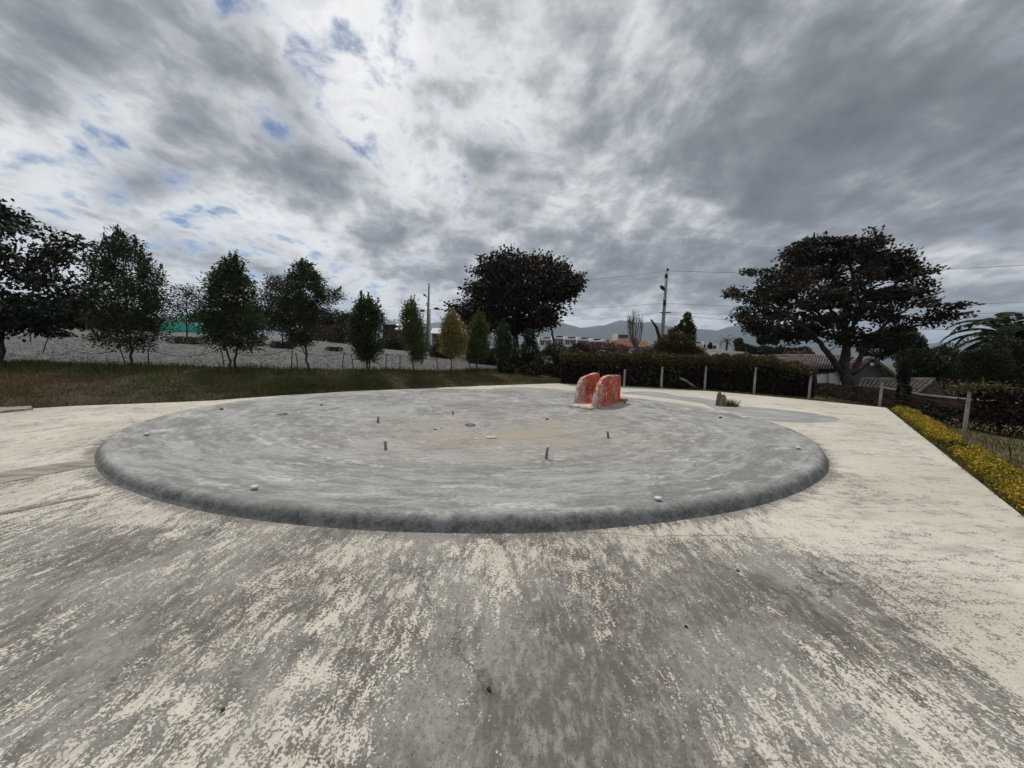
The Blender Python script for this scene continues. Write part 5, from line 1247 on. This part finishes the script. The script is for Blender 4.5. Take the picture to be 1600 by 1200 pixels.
# vine mound on a dead trunk, bare tree, other things behind the fence
b = D(1062, 600, 24.5)
px_shrub('vine_mound', 'tall mound of vine over a dead trunk behind the fence', [(1074, 495, 6, 8), (1071, 508, 11, 11), (1062, 521, 18, 13), (1054, 536, 27, 15), (1046, 550, 38, 16), (1078, 526, 9, 26), (1030, 560, 34, 15), (1082, 558, 22, 18)], 24, 19000, .13, 'leaf_vine', 121, cat='vine')
a_ = [D(1032, 560, 27), D(1031, 530, 27), D(1026, 512, 27), D(1017, 499, 27)]
tag(MB().tube(a_, [.16, .13, .11, .05], 8).build('dead_snag', M['bark'], None, True), 'dark bent dead snag left of the utility pole', 'dead tree')
def bare_tree():
    dep = 46; b = D(993, 556, dep); root = empty('bare_tree', b, 'leafless upright tree in front of the terracotta roof', 'tree'); rg = random.Random(9)
    tr = MB(); tr.tube([b - Vector((0, 0, 1.5)), D(993, 545, dep), D(993, 532, dep)], [.16, .13, .10], 7); tr.build('trunk', M['twig'], root, True)
    mb = MB()
    for k in range(46):
        a0 = D(993, rg.uniform(532, 548), dep); ang = rg.uniform(0, 6.28); rad_ = rg.uniform(.15, 1) ** .6
        top = D(993 + 13 * rad_ * math.cos(ang), 484 + 14 * rad_ ** 2 + rg.uniform(0, 14), dep + 1.0 * rad_ * math.sin(ang)); mid = a0.lerp(top, .4) + Vector(((top.x - a0.x) * .45, (top.y - a0.y) * .4, 0))
        mb.tube([a0, mid, top], [.035, .022, .008], 4, False)
        for _ in range(6):
            q = rg.uniform(.35, .95); s0 = mid.lerp(top, q); e = s0 + Vector((rg.uniform(-.35, .35), rg.uniform(-.35, .35), rg.uniform(.4, 1.0))); mb.tube([s0, e], [.014, .006], 3, False)
    mb.build('twigs', M['twig'], root)
bare_tree()
px_shrub('dark_tree', 'round dark tree far off under the umbrella tree', [(1202, 528, 13, 9), (1192, 532, 9, 7), (1210, 530, 8, 9)], 60, 4200, .30, 'leaf_dark', 131, cat='tree')
px_shrub('olive_bush', 'olive bushes between the long roof and the umbrella tree', [(1165, 546, 16, 8), (1190, 548, 18, 8), (1220, 550, 20, 9), (1250, 550, 18, 8)], 38, 6500, .20, 'leaf_olive', 132)
px_shrub('olive_bush', 'yellowish bush right of the small palm', [(1154, 536, 7, 8), (1160, 542, 10, 6)], 44, 2200, .2, 'leaf_vine', 133)
px_shrub('pink_shrub', 'small pink-tinged bush above the ridge of the tiled house', [(1238, 553, 12, 5), (1262, 553, 10, 5)], 32, 1500, .16, 'leaf_pink', 134)
px_shrub('dark_bush', 'dark conifer in front of the white villa', [(1110, 542, 3, 7)], 60, 700, .2, 'leaf_dark', 135)
def palm(name, label, c, trunk_h, L, nf, seed, droop, dep_leaf=.5, elev=(-.3, 1.25), nl=34, wleaf=.05):
    base = c - Vector((0, 0, trunk_h)); root = empty(name, base, label, 'palm'); rg = random.Random(seed); g = np.random.default_rng(seed)
    MB().tube([base, base.lerp(c, .5), c + Vector((0, 0, .1))], [.28 * L / 3, .24 * L / 3, .26 * L / 3], 10).build('trunk', M['bark'], root, True)
    for k in range(nf):
        az = k * 2.399 + rg.uniform(-.2, .2); el = elev[0] + (elev[1] - elev[0]) * ((k + .5) / nf) + rg.uniform(-.08, .08); Lf = L * rg.uniform(.85, 1.1)
        pts = []; p = c.copy(); e = el
        for s in range(13):
            pts.append(p.copy()); p = p + Vector((math.cos(e) * math.cos(az), math.cos(e) * math.sin(az), math.sin(e))) * (Lf / 12); e -= droop / 12 * (1 + s * .08)
        fr = MB().tube(pts, [.028 * L / 3 * (1 - .8 * i / 12) for i in range(13)], 4).build('frond', M['leaf_olive'], root)
        for sg in (-1, 1):
          C = []; A = []; LL = []
          for s in np.linspace(.12, 1, nl):
            i = min(11, int(s * 12)); q = s * 12 - i; P0 = pts[i].lerp(pts[i + 1], q); tdir = (pts[i + 1] - pts[i]).normalized(); side = tdir.cross(Vector((0, 0, 1))).normalized()
            ll = dep_leaf * L / 3 * (math.sin(math.pi * min(1, s * .9 + .12)) ** .6)
            for _ in (0,):
                ax = (side * sg * .85 + tdir * .55 + Vector((0, 0, -.25))).normalized(); C.append(tuple(P0 + ax * ll * .5)); A.append(tuple(ax)); LL.append(ll)
          lo = link('leaflets', leaf_mesh('leaflets', np.array(C), np.array(A), np.array(LL), wleaf * L / 3, g, .1), M['leaf_olive'], fr, keep=False)
          lo['kind'] = 'stuff'
        fr.matrix_parent_inverse = Matrix.Translation(root.location).inverted()
palm('date_palm', 'big feathery palm at the right edge of the view', D(1588, 533, 21), 4.7, 3.5, 48, 6, 1.5, nl=46, wleaf=.085)
palm('small_palm', 'small far palm above the long grey roof', D(1136, 533, 48), 4.0, 1.5, 16, 7, 1.3, nl=12, wleaf=.09)
px_shrub('bamboo_thicket', 'olive bushy thicket right of the gabled house', [(1440, 575, 34, 26), (1425, 560, 22, 16), (1470, 565, 30, 26), (1490, 588, 26, 24), (1455, 590, 26, 16)], 26, 26000, .13, 'leaf_olive', 141, cat='bushes')
px_shrub('bamboo_thicket', 'tall dark thicket below the big palm at the right edge', [(1540, 575, 36, 34), (1575, 560, 34, 34), (1520, 600, 36, 30), (1570, 605, 44, 34), (1620, 570, 40, 44)], 19, 30000, .11, 'leaf_olive', 142, cat='bushes')
px_shrub('dark_thicket', 'dark trees behind the right side of the umbrella tree', [(1395, 530, 30, 18), (1420, 540, 24, 20), (1370, 545, 26, 18), (1410, 520, 18, 12)], 30, 12000, .17, 'leaf_dark', 143, cat='trees')
px_shrub('column_cypress', 'narrow dark column cypress in front of the lean-to', [(1412, 572, 7, 12), (1412, 590, 9, 16), (1412, 612, 10, 18), (1412, 628, 9, 12)], 15.2, 6500, .07, 'leaf_dark', 144, cat='tree')
px_shrub('dark_bush', 'dark bush against the brick wall behind the far yellow hedge', [(1450, 640, 16, 10), (1475, 646, 14, 10)], 14, 3000, .08, 'vine_dry', 145)

# ------------------------------------------------------------------ poles and wires
def util_pole():
    dep = 42; b = D(1033, 530, dep); b.z = -2.2; t_ = D(1041.5, 428, dep); root = empty('utility_pole', b, 'concrete utility pole with a lamp behind the vine mound', 'pole')
    MB().tube([b, b.lerp(t_, .5), t_], [.24, .20, .14], 12).build('shaft', M['pole'], root, True)
    MB().tube([t_, t_ + Vector((.05, 0, .45))], .03, 6).build('pin', M['black'], root); MB().tube([t_ + Vector((.08, 0, .30)), t_ + Vector((.10, 0, .50)), t_ + Vector((.11, 0, .62))], [.10, .13, .05], 8).build('insulator', M['black'], root)
    MB().tube([t_ - Vector((.02, 0, .45)), t_ - Vector((.02, 0, .05))], .16, 10).build('band', M['black'], root)
    a = D(1039, 457, dep); h = D(1034.5, 449, dep - .5); MB().tube([a, a.lerp(h, .5) + Vector((0, 0, .15)), h], .04, 6).build('lamp_arm', M['pole'], root)
    mb = MB(); mb.tube([h + Vector((.30, .1, -.25)), h, h + Vector((-.22, -.1, .12))], [.12, .22, .10], 8); mb.build('lamp_head', M['black'], root, True)
    for y in (471, 475): q = D(1038.5, y, dep - .3); MB().tube([q - Vector((0, 0, .12)), q + Vector((0, 0, .12))], .17, 8).build('clamp', M['black'], root)
    a, c = D(1032, 488.5, dep), D(1048, 488, dep); MB().tube([a, c], .07, 6).build('crossarm', M['black'], root)
util_pole()
def lamp_poles():
    dep = 70; b = D(667.5, 530, dep); t_ = D(670.3, 447, dep); root = empty('utility_pole', b, 'tall slim pole with a single lamp above the slim green tree', 'pole')
    MB().tube([b - Vector((0, 0, 2)), b.lerp(t_, .5), t_], [.26, .22, .15], 10).build('shaft', M['pole'], root, True); MB().tube([t_ + Vector((0, 0, .15)), t_ + Vector((0, 0, .5))], [.16, .1], 8).build('insulator', M['pole'], root)
    h0, h1 = D(667.8, 465, dep), D(663.5, 461.5, dep); MB().tube([h0, h1], .05, 5).build('lamp_arm', M['pole'], root); MB().tube([D(666.5, 463.3, dep), D(661.8, 460, dep)], [.12, .2], 6).build('lamp_head', M['black'], root)
    for y in (474, 477): q = D(668.5, y, dep); MB().tube([q - Vector((.3, 0, 0)), q + Vector((.3, 0, 0))], .1, 6).build('clamp', M['black'], root)
    dep = 52; b = D(671, 540, dep); t_ = D(672, 483, dep); root = empty('street_lamp', b, 'shorter street lamp with two opposite heads behind the slim green tree', 'street lamp')
    MB().tube([b - Vector((0, 0, 1.5)), t_], [.12, .08], 10).build('shaft', M['post'], root, True)
    for x, y in ((682, 482.3), (659.5, 485.5)):
        q = D(x, y, dep); MB().tube([t_ + Vector((0, 0, -.05)), q], .035, 5).build('lamp_arm', M['pole'], root)
        MB().box(q, (.55, .4, .28)).build('lamp_head', M['black'], root, bevel=.04)
lamp_poles()
def tower():
    dep = 260; b = D(514, 520, dep); t_ = D(514, 456, dep); root = empty('pylon', b, 'far lattice pylon behind the slanting tree', 'pylon')
    mb = MB()
    for sx in (-1, 1):
        for sy in (-1, 1): mb.tube([b + Vector((sx * 1.2, sy * 1.2, 0)), t_ + Vector((sx * .2, sy * .2, 0))], .14, 4)
    mb.build('legs', M['pole'], root)
    for i, y in enumerate((462, 466)): q = D(514, y, dep); MB().tube([q - Vector((2.6 + i * .6, 0, 0)), q + Vector((2.6 + i * .6, 0, 0))], .14, 4).build('crossarm', M['pole'], root)
    n = 12; mb = MB()
    for k in range(n):
        u0, u1 = k / n, (k + 1) / n; p, q = b.lerp(t_, u0), b.lerp(t_, u1); w0, w1 = 1.2 - u0, 1.2 - u1; s = 1 if k % 2 else -1; mb.tube([p + Vector((s * w0, -w0, 0)), q + Vector((-s * w1, -w1, 0))], .09, 4)
    mb.build('lattice', M['pole'], root)
tower()
WIRES = [((1041.5, 423, 42), (1700, 408, 30), .5, 'top power line running right from the utility pole'), ((1038.5, 474, 42), (1700, 467, 30), .5, 'middle power line running right from the utility pole'), ((1040, 488, 42), (1700, 484, 30), .4, 'low power line running right from the utility pole'),
         ((1038, 474, 42), (669, 475, 70), .8, 'middle power line between the two tall poles'), ((1032, 488.5, 42), (669, 478, 70), 1.6, 'low power line between the two tall poles'), ((1041, 424, 42), (670, 448, 70), .6, 'top power line between the two tall poles'), ((669, 476, 70), (300, 470, 95), 1.2, 'power line running left from the tall slim pole'),
         ((1040, 490, 42), (1700, 514, 26), .6, 'lowest cable crossing behind the umbrella tree')]
for a, b_, s, lab in WIRES:
    tag(MB().tube(sag(D(*a), D(*b_), s, 24), .012, 4).build('power_line', M['wire']), lab, 'power line', 'overhead lines')

# ------------------------------------------------------------------ mountains and the air before them
def mountains(name, ridge, dep, thick, seed, label):
    xs = np.array([r[0] for r in ridge], float); ys = np.array([r[1] for r in ridge], float)
    n = 260; u = np.linspace(xs[0], xs[-1], n); yy = np.interp(u, xs, ys)
    rows = []
    for q in np.linspace(-1, 1, 22):
        row = []
        for x, y in zip(u, yy):
            p = D(x, y, dep); hz = max(5.0, p.z + 14); prof_ = max(0.0, 1 - abs(q)) ** 1.15
            k = 1 + q * thick / dep
            row.append((p.x * (1 + .5 * (k - 1)), dep + q * thick, -14 + hz * prof_))
        rows.append(row)
    V = np.array(rows); sh = V.shape; F_ = V.reshape(-1, 3); hh = (F_[:, 2] + 14); F_[:, 2] += vnoise(F_[:, :2] * np.array([.006, .004]), seed, 5) * hh * .16; F_[:, 2] = np.maximum(F_[:, 2], -14)
    I = (np.arange(sh[0] - 1)[:, None] * n + np.arange(n - 1)[None]).ravel()
    tag(link(name, fast(name, F_, np.stack([I, I + 1, I + n + 1, I + n], -1), True), M['mountain']), label, kind='structure')
mountains('mountain_range', [(-900, 500), (-300, 490), (0, 496), (300, 500), (520, 505), (575, 503), (605, 493), (640, 506), (690, 500), (760, 508), (850, 503), (885, 503), (925, 507), (950, 503), (985, 499), (1010, 504), (1045, 511), (1090, 513), (1112, 517), (1130, 510), (1146, 502), (1190, 504), (1250, 512), (1330, 520), (1420, 532), (1500, 534), (1600, 531), (1800, 520), (2300, 510), (3000, 520)], 4200, 1500, 3, 'blue-grey mountain range closing the valley')
def haze():
    m = bpy.data.materials.new('haze_air'); m.use_nodes = True; nt = m.node_tree; nt.nodes.clear()
    v = nt.nodes.new('ShaderNodeVolumePrincipled'); v.inputs['Color'].default_value = (.62, .76, 1.0, 1); v.inputs['Density'].default_value = 1.3e-4; v.inputs['Anisotropy'].default_value = .3
    o = nt.nodes.new('ShaderNodeOutputMaterial'); nt.links.new(v.outputs[0], o.inputs['Volume'])
    tag(MB().box((0, 0, 260 - 17), (18400, 18400, 554)).build('haze', m), 'thin pale air fading the mountains', kind='stuff')
haze()
